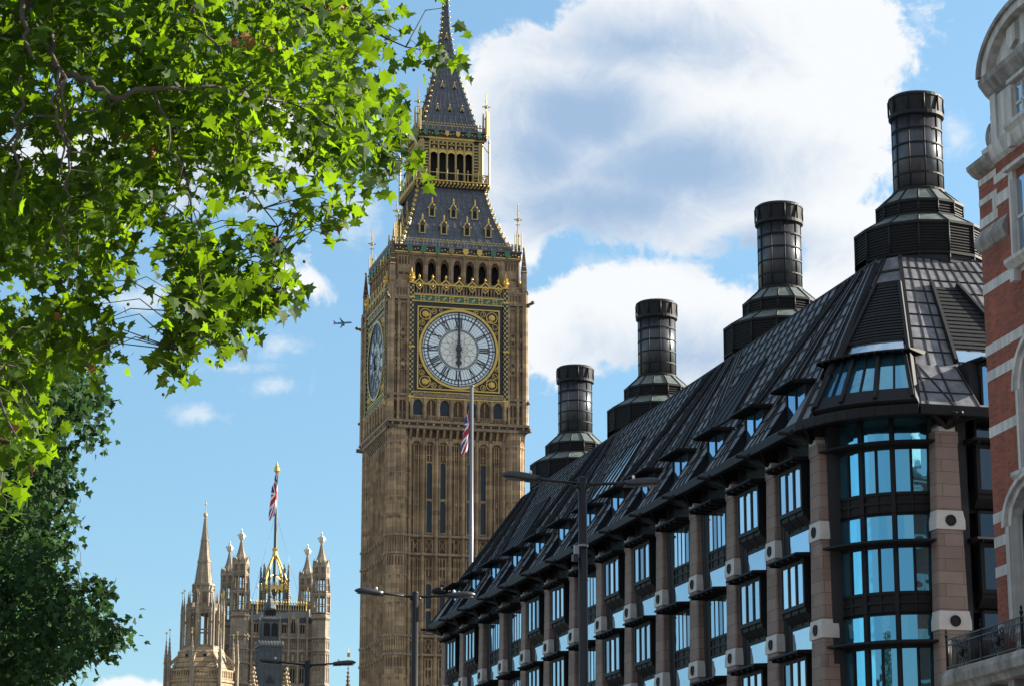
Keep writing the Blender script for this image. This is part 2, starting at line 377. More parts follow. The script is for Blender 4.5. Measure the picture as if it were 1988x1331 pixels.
# ================================================================== clock tower
TW = Vector((-6.47, 228.0, 0))
tower = thing('clock_tower', TW, TH, 'tall gothic stone clock tower with gilded dial showing six o\'clock and dark slate spire', 'clock tower')
PANELX = [-4.35 + 1.243 * i for i in range(8)]
def four(fn, mb):
    for k in range(4):
        mb.T = RZ(k * math.pi / 2); fn(mb, k)
    mb.T = None
def octpts(cx, cy, ap):
    r = ap / math.cos(math.pi / 8)
    return [(cx + r * math.cos(math.pi / 8 + i * math.pi / 4), cy + r * math.sin(math.pi / 8 + i * math.pi / 4)) for i in range(8)]
def pier(mb, x, z0, z1, y, w=.17, d=.24, mt='tower_stone'):   # half-octagon shaft on the wall
    mb.prism([(x - w, y), (x - w * .5, y - d), (x + w * .5, y - d), (x + w, y)], lambda p: (p[0], p[1], z0), lambda p: (p[0], p[1], z1), mt)
sh = MB(); sh.box(-5.55, 5.55, -5.55, 5.55, 0, 47.9, 'tower_stone')
STR = [(37.56, 35.92), (28.6, 26.95), (19.6, 17.95), (10.6, 8.95)]
def shaft_side(mb, k):
    y = -5.55
    for i, x in enumerate(PANELX):
        pier(mb, x, 1, 46.3, y, .22, .5)
        mb.box(x - .05, x + .05, y - .57, y - .45, 1, 46.2, 'tower_stone')
    for i in range(7):
        a, b = PANELX[i], PANELX[i + 1]; xc = (a + b) / 2
        slit = i in (1, 2, 4, 5)
        for dx in ((-.3, .3) if slit else (-.2, .2)):
            mb.box(xc + dx - .045, xc + dx + .045, y - .27, y, 1, 45.9, 'tower_stone')
        for dx in (-.40, .40): mb.box(xc + dx - .03, xc + dx + .03, y - .18, y, 1, 45.9, 'tower_stone')
        # traceried heads under the corbels
        for (z0, z1) in ((45.0, 46.0), (44.45, 45.0)):
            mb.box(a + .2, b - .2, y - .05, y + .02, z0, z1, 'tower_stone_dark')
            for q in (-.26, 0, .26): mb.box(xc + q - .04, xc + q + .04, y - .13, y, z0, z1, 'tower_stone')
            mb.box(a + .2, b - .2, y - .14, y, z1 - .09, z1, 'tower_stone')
        mb.spandrel(a + .16, b - .16, 45.5, 46.2, 46.5, y - .4, y, 'tower_stone')
        tops = [44.3] + [s[1] - 2.6 for s in STR]; bots = [STR[0][0] + .35, STR[1][0] + .35, STR[2][0] + .35, STR[3][0] + .35, 2]
        for zt, zb in zip(tops, bots):
            if slit:
                zm = zb + (zt - zb) * .47
                for (p, q) in ((zb, zm - .12), (zm + .12, zt)):
                    mb.box(xc - .235, xc + .235, y - .035, y + .02, p, q, 'slit_glass')
                    mb.spandrel(xc - .255, xc + .255, q - .35, q - .02, q + .05, y - .14, y, 'tower_stone')
                mb.box(xc - .28, xc + .28, y - .2, y, zm - .12, zm + .06, 'tower_stone')
                mb.box(xc - .32, xc + .32, y - .26, y, zb - .16, zb, 'tower_stone_grey')
            else:
                zq = zb + (zt - zb) * .42
                mb.box(xc - .28, xc + .28, y - .17, y, zq - .28, zq + .28, 'tower_stone')
                for dx in (-.13, .13):
                    for dz in (-.13, .13): mb.box(xc + dx - .085, xc + dx + .085, y - .185, y - .1, zq + dz - .085, zq + dz + .085, 'tower_stone_dark')
        for (zt, zb) in STR:                       # carved panels between the string courses, tracery below
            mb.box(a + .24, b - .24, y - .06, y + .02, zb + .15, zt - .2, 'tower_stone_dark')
            mb.bar((xc - .3, y - .1, zb + .25), (xc + .3, y - .1, zt - .35), .08, .1, 'tower_stone', (0, -1, 0))
            mb.bar((xc + .3, y - .1, zb + .25), (xc - .3, y - .1, zt - .35), .08, .1, 'tower_stone', (0, -1, 0))
            mb.spandrel(a + .22, b - .22, zt - .75, zt - .3, zt - .1, y - .2, y, 'tower_stone')
            for dz in (0, .9):
                mb.box(a + .26, b - .26, y - .06, y + .02, zb - 1.05 - dz, zb - .25 - dz, 'tower_stone_dark')
                mb.box(xc - .05, xc + .05, y - .14, y, zb - 1.1 - dz, zb - .2 - dz, 'tower_stone')
                mb.spandrel(a + .24, xc, zb - .7 - dz, zb - .4 - dz, zb - .2 - dz, y - .12, y, 'tower_stone', 3)
                mb.spandrel(xc, b - .24, zb - .7 - dz, zb - .4 - dz, zb - .2 - dz, y - .12, y, 'tower_stone', 3)
    for pr in STR:
        for z in pr:
            mb.box(-4.5, 4.5, y - .45, y, z - .10, z + .10, 'tower_stone_grey')
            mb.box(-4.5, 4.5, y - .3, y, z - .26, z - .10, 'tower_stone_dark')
            for x in PANELX: mb.prism([(x - .3, y), (x - .16, y - .66), (x + .16, y - .66), (x + .3, y)], lambda p: (p[0], p[1], z - .12), lambda p: (p[0], p[1], z + .12), 'tower_stone_grey')
four(shaft_side, sh); sh.build('shaft', tower)
ct = MB()
def turret(mb, z0, z1, ap, mt='tower_stone'):
    mb.pxy(octpts(0, 0, ap), z0, z1, mt)
    for i in range(8):
        a = math.pi / 8 + i * math.pi / 4; r = ap / math.cos(math.pi / 8)
        mb.lathe([(.06, z0), (.06, z1)], 6, mt, r * math.cos(a), r * math.sin(a))
turret(ct, 0, 47.9, .98)
SIDE8 = [RZ(i * math.pi / 4) for i in range(8)]
for T_ in SIDE8:
    ct.T = T_; y = -.98
    for dx in (-.14, .14): ct.box(dx - .03, dx + .03, y - .05, y, 1, 47.2, 'tower_stone')
    for z in (46.0, 43.2, 41.0, 39.3, 34.0, 31.6, 25, 22.6, 16, 13):
        for dx in (-.1, .1, -.3, .3): ct.spandrel(dx - .1, dx + .1, z - .2, z, z + .06, y - .06, y, 'tower_stone', 2)
        for dx in (-.1, .1): ct.box(dx - .06, dx + .06, y - .015, y, z - .35, z - .05, 'tower_stone_dark')
    for pr in STR:
        for z in pr: ct.box(-.45, .45, y - .15, y, z - .1, z + .1, 'tower_stone_grey')
        ct.box(-.34, .34, y - .02, y, pr[1] + .75, pr[0] - .3, 'tower_stone_dark'); ct.box(-.34, .34, y - .02, y, pr[1] - 1.1, pr[1] - .3, 'tower_stone_dark')
        for dx in (-.2, 0, .2): ct.box(dx - .05, dx + .05, y - .1, y, pr[1], pr[0], 'tower_stone')
ct.T = None
t0 = ct.build('corner_turret', tower, (-5.37, -5.37, 0))
for p in ((5.37, -5.37), (5.37, 5.37), (-5.37, 5.37)): copyo(t0, tower, (p[0], p[1], 0))

# clock stage: corbels, arcade, side panels
cs = MB()
cs.box(-6.1, 6.1, -6.1, 6.1, 47.85, 61.0, 'tower_stone')
def clock_side(mb, k):
    for i, x in enumerate([-6.2 + .62 * j for j in range(21)]):        # machicolation
        mb.pyz([(-5.7, 46.1), (-6.3, 47.0), (-6.3, 47.3), (-5.7, 47.3)], x - .1, x + .1, 'tower_stone_grey' if i % 2 else 'tower_stone')
    mb.box(-6.5, 6.5, -6.5, -5.6, 47.25, 47.5, 'tower_stone_grey'); mb.box(-6.6, 6.6, -6.62, -5.6, 47.75, 47.98, 'tower_stone_grey')
    mb.box(-6.4, 6.4, -6.4, -5.6, 47.5, 47.75, 'tower_stone_dark')
    for x in [-6.1 + .76 * j for j in range(17)]: mb.ball((x, -6.5, 47.62), .13, 'tower_stone', 4)
    for i in range(7):                                                 # arcade of seven niches
        a, b = PANELX[i], PANELX[i + 1]; xc = (a + b) / 2
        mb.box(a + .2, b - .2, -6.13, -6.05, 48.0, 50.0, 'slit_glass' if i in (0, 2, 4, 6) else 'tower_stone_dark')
        mb.box(a + .2, b - .2, -6.28, -6.05, 48.0, 48.5, 'tower_stone')
        for q in range(4): mb.box(a + .27 + q * .2, a + .37 + q * .2, -6.3, -6.2, 48.08, 48.42, 'tower_stone_dark')
        mb.spandrel(a + .18, b - .18, 49.3, 49.95, 50.2, -6.35, -6.05, 'tower_stone')
        if i not in (0, 2, 4, 6): mb.box(xc - .06, xc + .06, -6.2, -6.05, 48.4, 49.9, 'tower_stone')
    for x in PANELX:
        pier(mb, x, 48.1, 50.2, -6.1, .19, .32, 'tower_stone'); mb.lathe([(.05, 48.15), (.16, 48.4), (.12, 49.3), (.17, 49.4), (.17, 50.0)], 8, 'tower_stone', x, -6.5)
    mb.box(-6.55, 6.55, -6.45, -5.9, 50.2, 50.42, 'tower_stone_grey')
    for sgn in (-1, 1):                                                # panelled corner piers beside the dial
        c0 = sgn * 5.58
        for zb, zt in ((48.1, 50.2),):
            for dx in (-.42, .42):
                mb.box(c0 + dx - .3, c0 + dx + .3, -6.12, -6.0, 48.8, 49.9, 'tower_stone_dark'); mb.spandrel(c0 + dx - .32, c0 + dx + .32, 49.5, 49.85, 50.1, -6.25, -6.0, 'tower_stone')
                mb.box(c0 + dx - .04, c0 + dx + .04, -6.22, -6.0, 48.1, 49.9, 'tower_stone')
                for q in (-.2, 0, .2): mb.box(c0 + dx + q - .06, c0 + dx + q + .06, -6.13, -6.0, 48.2, 48.6, 'tower_stone_dark')
        for dx in (-.85, 0, .85): mb.box(c0 + dx - .11, c0 + dx + .11, -6.42, -6.0, 48.0, 60.6, 'tower_stone')
        for dx in (-.6, -.25, .25, .6): mb.box(c0 + dx - .03, c0 + dx + .03, -6.25, -6.0, 50.5, 58.3, 'tower_stone')
        for dx in (-.42, .42):
            mb.spandrel(c0 + dx - .3, c0 + dx + .3, 58.4, 58.8, 59.0, -6.3, -6.0, 'tower_stone')
            for zc in (55.95, 53.2):                                   # pierced quatrefoil panels
                mb.box(c0 + dx - .31, c0 + dx + .31, -6.16, -6.0, zc - .5, zc + .5, 'tower_stone_dark')
                mb.bar((c0 + dx - .3, -6.2, zc - .48), (c0 + dx + .3, -6.2, zc + .48), .09, .1, 'tower_stone', (0, -1, 0))
                mb.bar((c0 + dx + .3, -6.2, zc - .48), (c0 + dx - .3, -6.2, zc + .48), .09, .1, 'tower_stone', (0, -1, 0))
                mb.box(c0 + dx - .14, c0 + dx + .14, -6.26, -6.1, zc - .14, zc + .14, 'tower_stone')
                for zz in (zc - .55, zc, zc + .55): mb.box(c0 + dx - .32, c0 + dx + .32, -6.24, -6.0, zz - .05, zz + .05, 'tower_stone')
        mb.box(c0 - .95, c0 + .95, -6.5, -5.9, 59.1, 59.3, 'tower_stone_grey'); mb.box(c0 - .95, c0 + .95, -6.4, -5.9, 59.3, 60.2, 'tower_stone')
        for dx in (-.7, -.42, -.14, .14, .42, .7): mb.box(c0 + dx - .07, c0 + dx + .07, -6.43, -6.38, 59.5, 60.1, 'tower_stone_dark')
        mb.box(c0 - .98, c0 + .98, -6.52, -5.9, 60.2, 60.38, 'tower_stone_grey')
        # gargoyle leaning out below the parapet
        mb.bar((sgn * 6.3, -6.3, 59.2), (sgn * 6.85, -6.8, 59.35), .16, .2, 'tower_stone_dark'); mb.ball((sgn * 6.9, -6.85, 59.42), .17, 'tower_stone_dark', 5); mb.bar((sgn * 6.35, -6.3, 59.0), (sgn * 6.6, -6.6, 59.15), .3, .12, 'tower_stone_dark')
        mb.bar((sgn * 6.2, -6.2, 49.9), (sgn * 6.65, -6.6, 50.1), .2, .25, 'tower_stone_dark')
        mb.bar((sgn * 6.2, -6.2, 47.4), (sgn * 6.75, -6.7, 47.5), .25, .35, 'tower_stone_dark')
four(clock_side, cs)
for sx_ in (-1, 1):
    for sy_ in (-1, 1):
        cs.lathe([(.3, 48), (.3, 60.3)], 8, 'tower_stone', sx_ * 6.3, sy_ * 6.3)
cs.build('clock_stage', tower)
pn = MB()                                                              # corner pinnacle with flying buttress
pn.box(-.22, .22, -.22, .22, 60.3, 62.3, 'tower_stone'); pn.frus(.24, 62.3, .05, 64.6, 'tower_stone_dark')
for z in (62.4, 62.9, 63.4, 63.9): pn.frus(.26 - (z - 62.4) * .1, z, .2 - (z - 62.4) * .1, z + .15, 'tower_stone')
pn.ball((0, 0, 64.7), .14, 'tower_stone', 5)
arc = [(.1 + 1.5 * (1 - math.cos(a)), .1 + 1.5 * (1 - math.cos(a)), 60.6 + 1.5 * math.sin(a)) for a in [math.pi / 2 * i / 6 for i in range(7)]]
for i in range(6): pn.bar(arc[i], arc[i + 1], .22, .22, 'tower_stone')
pn.bar((0, 0, 60.95), (1.3, 1.3, 60.95), .14, .14, 'tower_stone')
p0 = pn.build('pinnacle', tower, (-6.2, -6.2, 0))
for q, (a, b) in enumerate(((6.2, -6.2), (6.2, 6.2), (-6.2, 6.2))): copyo(p0, tower, (a, b, 0), (q + 1) * math.pi / 2)

# clock face
RX = Matrix.Rotation(math.pi / 2, 4, 'X')
def ring(mb, r0, r1, y0, y1, mt, cx=0, cz=0, n=64):
    mb.T = Matrix.Translation((cx, 0, cz)) @ RX
    vs = []; fs = []
    for i in range(n):
        a = 2 * math.pi * i / n; c, s = math.cos(a), math.sin(a)
        vs += [(r0 * c, r0 * s, y0), (r1 * c, r1 * s, y0), (r1 * c, r1 * s, y1), (r0 * c, r0 * s, y1)]
    for i in range(n):
        j = (i + 1) % n
        for k in range(4): fs.append((i * 4 + k, i * 4 + (k + 1) % 4, j * 4 + (k + 1) % 4, j * 4 + k))
    mb.add(vs, fs, mt); mb.T = None
def disc(mb, r, y, mt, n=64):
    mb.T = RX; mb.add([(r * math.cos(2 * math.pi * i / n), r * math.sin(2 * math.pi * i / n), y) for i in range(n)], [tuple(range(n))], mt); mb.T = None
def rbar(mb, a, r0, r1, off0, off1, w, y, mt, th=.03):   # bar on the dial at clock angle a (0 = twelve), from radius r0/offset off0 to r1/off1
    ca, sa = math.sin(a), math.cos(a)
    P = lambda r, o: (ca * r + sa * o, -y, sa * r - ca * o)
    mb.bar(P(r0, off0), P(r1, off1), w, th, mt, (0, -1, 0))
face = bpy.data.objects.new('clock_face', None); COL.objects.link(face); face.parent = tower; face.location = (0, -6.3, 54.72)
fm = MB()
fm.box(-4.16, 4.16, 0, .3, -4.05, 4.25, 'black_iron')
for (a0, a1) in ((3.74, 3.86),):
    for sg in (-1, 1):
        fm.box(-a1, a1, -.09, 0, sg * a0 if sg > 0 else -a1, a1 if sg > 0 else -a0, 'gold')
        fm.box(sg * a0 if sg > 0 else -a1, a1 if sg > 0 else -a0, -.085, 0, -a0, a0, 'gold')
ring(fm, 3.50, 3.72, 0, .16, 'gold'); ring(fm, 3.40, 3.50, 0, .12, 'black_iron')
for sgx in (-1, 1):
    for sgz in (-1, 1):
        cx, cz = sgx * 3.12, sgz * 3.12
        ring(fm, .47, .54, .01, .07, 'gold', cx, cz, 24)
        fm.T = Matrix.Translation((cx, 0, cz)) @ RX; fm.lathe([(.34, .01), (.30, .1), (.14, .16), (.001, .17)], 8, 'gold'); fm.T = None
        fm.box(cx - .12, cx + .12, -.2, -.1, cz - .2, cz + .15, 'gold')
        for (u, v, r) in ((2.3, 3.42, .26), (3.42, 2.3, .26), (1.7, 3.55, .15), (3.55, 1.7, .15), (2.72, 2.72, .12)):
            ring(fm, r - .05, r, .01, .05, 'gold', sgx * u, sgz * v, 16)
        for q in range(12):
            a = random.uniform(0, 6.28); u, v = random.choice(((2.35, 3.4), (3.4, 2.35), (1.5, 3.6), (3.6, 1.5), (2.75, 3.05), (3.05, 2.75)))
            fm.bar((sgx * u + .2 * math.cos(a), -.03, sgz * v + .2 * math.sin(a)), (sgx * u - .2 * math.cos(a), -.03, sgz * v - .2 * math.sin(a)), .045, .04, 'gold', (0, -1, 0))
# band of shields above, moulded gold frieze
fm.box(-4.3, 4.3, -.12, .3, 4.25, 4.34, 'gold'); fm.box(-4.3, 4.3, -.06, .3, 4.34, 4.86, 'green_enamel'); fm.box(-4.3, 4.3, -.16, .3, 4.86, 4.96, 'gold')
for i in range(6):
    x = -3.4 + i * 1.36
    for dx in (-.14, .14):
        for dz in (-.13, .13): fm.box(x + dx - .105, x + dx + .105, -.13, -.05, 4.6 + dz - .1, 4.6 + dz + .1, 'gold_pale')
    fm.box(x - .28, x + .28, -.09, -.05, 4.36, 4.84, 'black_iron')
    fm.bar((x + .52, -.09, 4.45), (x + .84, -.09, 4.75), .17, .06, 'gold_pale', (0, -1, 0))
# gilded parapet of lozenges and pierced arches
fm.box(-4.3, 4.3, -.14, .1, 4.96, 5.08, 'tower_stone_grey')
for i in range(7):
    x = -3.72 + i * 1.24
    fm.bar((x - .46, -.1, 5.95), (x, -.1, 6.4), .12, .12, 'gold', (0, -1, 0)); fm.bar((x + .46, -.1, 5.95), (x, -.1, 6.4), .12, .12, 'gold', (0, -1, 0))
    fm.bar((x - .62, -.1, 5.95), (x - .44, -.1, 5.95), .12, .12, 'gold', (0, -1, 0)); fm.bar((x + .62, -.1, 5.95), (x + .44, -.1, 5.95), .12, .12, 'gold', (0, -1, 0))
    fm.bar((x, -.06, 5.35), (x, -.06, 6.2), .5, .08, 'black_iron', (0, -1, 0))
    for (p, q) in (((0, .36), (.3, 0)), ((.3, 0), (0, -.36)), ((0, -.36), (-.3, 0)), ((-.3, 0), (0, .36))): fm.bar((x + p[0], -.13, 5.72 + p[1]), (x + q[0], -.13, 5.72 + q[1]), .08, .06, 'gold', (0, -1, 0))
    fm.ball((x, -.14, 5.72), .13, 'gold', 5); fm.ball((x, -.1, 6.62), .13, 'gold', 5); fm.lathe([(.06, 6.35), (.1, 6.5), (.04, 6.6), (.1, 6.72), (.02, 6.85)], 6, 'gold', x, -.1)
for i in range(30): fm.box(-4.2 + i * .29 - .045, -4.2 + i * .29 + .045, -.1, 0, 5.08, 5.75, 'tower_stone')
for q in range(12): fm.box(-4.2 + q * .72 - .2, -4.2 + q * .72 + .2, 0, .05, 5.1, 5.75, 'dark_void')
fm.box(-4.3, 4.3, -.15, .05, 5.86, 5.98, 'gold')
fm.box(-4.3, 4.3, -.14, .3, -4.13, -4.05, 'gold'); fm.box(-4.3, 4.3, -.06, .3, -4.58, -4.13, 'black_iron'); fm.box(-4.35, 4.35, -.16, .3, -4.68, -4.58, 'gold')
fm.build('gilded_frame', face)
for sg in (-1, 1):                                    # chequered gilt column
    cm = MB()
    cm.box(-.2, .2, -.16, .2, -4.7, 6.3, 'black_iron')
    nrow = 44
    for r in range(nrow):
        for c in range(2):
            if (r + c) % 2: continue
            z0 = -4.5 + r * .235; cm.box(-.2 + c * .2 + .01, -.2 + c * .2 + .19, -.21, -.15, z0, z0 + .2, 'gold_pale')
        if r % 2: cm.box(-.23, -.19, -.16, .1, -4.5 + r * .235, -4.3 + r * .235, 'gold_pale')
        else: cm.box(.19, .23, -.16, .1, -4.5 + r * .235, -4.3 + r * .235, 'gold_pale')
    for z in (-4.6, 0.0, 4.6, 6.0): cm.box(-.27, .27, -.25, .2, z - .08, z + .08, 'gold')
    cm.lathe([(.22, -5.1), (.3, -4.7)], 8, 'gold', 0, 0)
    cm.lathe([(.2, 6.1), (.36, 6.35), (.38, 6.5), (.24, 6.62), (.34, 6.85), (.1, 7.05), (.06, 7.3), (.09, 7.4), (.02, 7.5)], 8, 'gold')
    for i in range(6): cm.ball((.33 * math.cos(i), .33 * math.sin(i), 6.62), .07, 'gold', 4)
    cm.build('gilt_column', face, (sg * 4.42, -.02, 0))
dm = MB(); disc(dm, 3.42, .035, 'dial_glass'); disc(dm, 1.78, .042, 'dial_glass_centre', 48)
for i in range(60):
    a = 2 * math.pi * i / 60
    rbar(dm, a, 2.90, 3.24, 0, 0, .075, .05, 'dial_iron')
    if i % 5: rbar(dm, a, 1.9, 2.86, 0, 0, .024, .045, 'dial_lead'); rbar(dm, a, 3.24, 3.42, 0, 0, .024, .045, 'dial_lead')
for i in range(12):                                    # lead pattern of the centre glass
    a = math.pi * i / 6
    for (r0, o0, r1, o1) in ((.35, 0, .8, .12), (.35, 0, .8, -.12), (.8, .12, 1.2, 0), (.8, -.12, 1.2, 0), (1.2, 0, 1.5, .3), (1.2, 0, 1.5, -.3), (1.5, .3, 1.75, .32), (1.5, -.3, 1.75, -.32), (.8, .12, .82, .3), (.8, -.12, .82, -.3)):
        rbar(dm, a, r0, r1, o0, o1, .02, .05, 'dial_lead')
for r0, r1 in ((3.2, 3.27), (2.83, 2.93), (1.81, 1.88), (1.71, 1.76)): ring(dm, r0, r1, .03, .065, 'dial_iron', n=72)
dm.build('dial', face)
ROM = ['XII', 'I', 'II', 'III', 'IV', 'V', 'VI', 'VII', 'VIII', 'IX', 'X', 'XI']
for h in range(12):
    nm = MB(); a = math.pi * h / 6; txt = ROM[h]; wd = {'I': .17, 'V': .36, 'X': .38}; tot = sum(wd[c] for c in txt); x = -tot / 2
    for c in txt:
        w_ = wd[c]; xc = x + w_ / 2; x += w_; r0, r1 = 1.98, 2.76
        O_ = lambda o: -o                               # offset axis runs clockwise
        if c == 'I': rbar(nm, a, r0, r1, O_(-xc), O_(-xc), .115, .055, 'dial_iron')
        if c == 'V': rbar(nm, a, r1, r0, O_(-(xc - .12)), O_(-xc), .115, .055, 'dial_iron'); rbar(nm, a, r1, r0, O_(-(xc + .12)), O_(-xc), .06, .055, 'dial_iron')
        if c == 'X': rbar(nm, a, r1, r0, O_(-(xc - .13)), O_(-(xc + .13)), .115, .055, 'dial_iron'); rbar(nm, a, r1, r0, O_(-(xc + .13)), O_(-(xc - .13)), .06, .055, 'dial_iron')
    for rr in (1.97, 2.77): rbar(nm, a, rr - .02, rr + .02, 0, 0, tot + .02, .052, 'dial_iron')
    rbar(nm, a, 2.75, 3.42, 0, 0, .12, .052, 'dial_iron')
    nm.build('numeral', face)
hm = MB()
pts = [(-.10, -1.0), (-.16, -.55), (-.11, -.2), (-.2, 0), (-.12, .5), (-.06, 3.2), (0, 3.38), (.06, 3.2), (.12, .5), (.2, 0), (.11, -.2), (.16, -.55), (.10, -1.0)]
hm.pxz(pts, -.30, -.25, 'dial_iron')
hm.T = RX; hm.lathe([(.3, .2), (.3, .28), (.2, .36), (.001, .38)], 16, 'dial_iron'); hm.T = None
hm.build('minute_hand', face)
hm = MB()
pts = [(0, -1.85), (-.07, -1.6), (-.12, -1.45), (-.30, -1.3), (-.26, -1.12), (-.1, -1.0), (-.12, -.8), (-.26, -.68), (-.14, -.55), (-.2, 0), (-.18, .35), (-.05, .6), (.05, .6), (.18, .35), (.2, 0), (.14, -.55), (.26, -.68), (.12, -.8), (.1, -1.0), (.26, -1.12), (.30, -1.3), (.12, -1.45), (.07, -1.6)]
hm.pxz(pts, -.20, -.15, 'dial_iron'); hm.build('hour_hand', face)
def textmesh(body, size, name, mt, parent, loc, rot, extr=.01, sxx=1.0, align='CENTER'):
    cu = bpy.data.curves.new(name, 'FONT'); cu.body = body; cu.size = size; cu.extrude = extr; cu.align_x = align; cu.align_y = 'CENTER'
    tmp = bpy.data.objects.new(name + '_tmp', cu); COL.objects.link(tmp)
    bpy.context.view_layer.update()
    me = bpy.data.meshes.new_from_object(tmp); bpy.data.objects.remove(tmp); bpy.data.curves.remove(cu)
    me.name = name; me.materials.clear(); me.materials.append(MATS[mt])
    o = bpy.data.objects.new(name, me); COL.objects.link(o); o.parent = parent; o.location = loc; o.rotation_euler = rot
    w = max(v.co.x for v in me.vertices) - min(v.co.x for v in me.vertices)
    o.scale.x = sxx / w if sxx else 1
    return o
textmesh('DOMINE SALVAM FAC REGINAM NOSTRAM VICTORIAM PRIMAM', .52, 'inscription', 'gold', face, (0, -.075, -4.355), (math.pi / 2, 0, 0), .015, 8.3)
for k in range(1, 4):
    q = RZ(k * math.pi / 2) @ Vector((0, -6.3, 54.72)); copyt(face, tower, q, k * math.pi / 2)

# belfry stage
bf = MB()
bf.box(-5.0, 5.0, -5.0, 5.0, 60.5, 63.6, 'dark_void')
def belfry_side(mb, k):
    y = -5.75
    for i in range(7):
        a, b = -4.2 + 1.2 * i, -3.0 + 1.2 * i
        mb.spandrel(a + .2, b - .2, 62.4, 63.25, 63.5, y, y + .5, 'tower_stone')
        mb.spandrel(a + .28, b - .28, 62.2, 62.95, 63.3, y + .2, y + .4, 'tower_stone_dark')
    for i in range(8):
        x = -4.2 + 1.2 * i; mb.box(x - .21, x + .21, y - .02, y + .6, 60.4, 63.5, 'tower_stone'); mb.box(x - .07, x + .07, y - .14, y, 60.4, 63.5, 'tower_stone')
    mb.box(-5.8, -4.2, y - .03, y + 1, 60.4, 63.55, 'tower_stone'); mb.box(4.2, 5.8, y - .03, y + 1, 60.4, 63.55, 'tower_stone')
    for sg in (-1, 1):
        for xx in (4.75, 5.3): mb.box(sg * xx - .22, sg * xx + .22, y - .06, y, 62.6, 63.3, 'tower_stone_dark'); mb.box(sg * xx - .22, sg * xx + .22, y - .06, y, 61.6, 61.85, 'tower_stone_dark'); mb.box(sg * xx - .05, sg * xx + .05, y - .12, y, 62.5, 63.4, 'tower_stone')
        mb.lathe([(.16, 60.4), (.16, 63.5)], 8, 'tower_stone', sg * 5.75, y)
    mb.box(-5.9, 5.9, -5.95, -5, 63.5, 63.72, 'tower_stone_grey')
    mb.box(-5.95, 5.95, -6.0, -5, 63.72, 64.28, 'black_iron')          # gilt frieze with shields
    for j in range(42):
        x = -5.75 + j * .28; mb.ball((x, -6.02, 64.0 + .1 * math.sin(j * 2.1)), .095, 'gold', 4)
    mb.box(-5.98, 5.98, -6.06, -5, 63.66, 63.76, 'gold')
    for j in range(8):
        x = -4.6 + j * 1.32; mb.pxz([(x - .24, 64.3), (x - .24, 63.9), (x, 63.62), (x + .24, 63.9), (x + .24, 64.3)], -6.18, -6.0, ('green_enamel', 'green_enamel', 'green_enamel', 'tower_stone_grey', 'gold', 'gold', 'green_enamel', 'green_enamel')[j])
    mb.box(-6.0, 6.0, -6.1, -5, 64.28, 64.42, 'lead')
    for j in range(40):                                                # cresting
        x = -5.75 + j * .295; mb.box(x - .04, x + .04, -5.98, -5.9, 64.4, 65.0, 'lead'); mb.box(x - .085, x + .085, -5.99, -5.89, 65.0, 65.12, 'gold_pale'); mb.box(x - .12, x + .12, -5.97, -5.91, 64.62, 64.74, 'lead')
    mb.box(-5.85, 5.85, -5.97, -5.91, 64.82, 64.92, 'gold_pale')
four(belfry_side, bf)
bf.build('belfry', tower)
def goldpost(mb, x, y, z0, z1, mt='gold'):            # corner post with cross finial
    mb.lathe([(.14, z0), (.12, z0 + 1.6), (.2, z0 + 1.75), (.05, z0 + 1.95), (.035, z1)], 6, mt, x, y)
    zc = z0 + (z1 - z0) * .7
    mb.bar((x - .38, y, zc), (x + .38, y, zc), .1, .1, 'gold'); mb.bar((x, y - .38, zc), (x, y + .38, zc), .1, .1, 'gold'); mb.ball((x, y, zc), .17, 'gold', 5); mb.ball((x, y, zc + .55), .09, 'gold', 4); mb.ball((x, y, z1), .06, 'gold', 4)
    mb.bar((x - .2, y, zc - .5), (x + .2, y, zc - .5), .05, .05, 'black_iron')
fp = MB(); goldpost(fp, 0, 0, 64.3, 69.0)
for q in range(3): fp.lathe([(.06, 64.3), (.05, 66.2), (.001, 66.6)], 5, 'gold_pale', .35 * math.cos(q * 2.1), .35 * math.sin(q * 2.1))
p0 = fp.build('corner_finial', tower, (-5.75, -5.75, 0))
for a, b in ((5.75, -5.75), (5.75, 5.75), (-5.75, 5.75)): copyo(p0, tower, (a, b, 0))

# lower roof, concave
RP = [(64.35, 5.45), (65.1, 4.98), (66.2, 4.48), (68.0, 3.86), (69.6, 3.42), (71.0, 3.12)]
def rw(z, P=RP):
    for (z0, a0), (z1, a1) in zip(P, P[1:]):
        if z <= z1: return a0 + (a1 - a0) * (z - z0) / (z1 - z0)
    return P[-1][1]
rf = MB()
for (z0, a0), (z1, a1) in zip(RP, RP[1:]): rf.frus(a0, z0, a1, z1, 'slate')
def roof_side(mb, k):
    for (z0, a0), (z1, a1) in zip(RP, RP[1:]):
        for i in range(-6, 7):
            f = i / 6.5; mb.bar((f * a0, -a0 - .01, z0), (f * a1, -a1 - .01, z1), .07, .08, 'lead', (0, -1, .3))
        mb.bar((-a0, -a0, z0), (-a1, -a1, z1), .2, .2, 'lead')
    for j in range(13):
        z = 64.9 + j * .5; a = rw(z); mb.ball((-a - .1, -a - .1, z), .17, 'gold', 4); mb.ball((-a - .2, -a - .2, z + .1), .1, 'gold_pale', 4)
four(roof_side, rf); lr = rf.build('lower_roof', tower)
dm = MB()                                             # gilded dormer
dm.box(-.26, .26, 0, .7, 0, .75, 'black_iron'); dm.box(-.2, .2, -.02, .1, .06, .7, 'dark_void')
for sg in (-1, 1): dm.box(sg * .25 - .06, sg * .25 + .06, -.06, .3, -.05, .8, 'gold_pale')
dm.box(-.32, .32, -.08, .3, -.1, .0, 'gold_pale')
dm.pxz([(-.36, .75), (.36, .75), (0, 1.25)], .0, 1.2, 'slate')
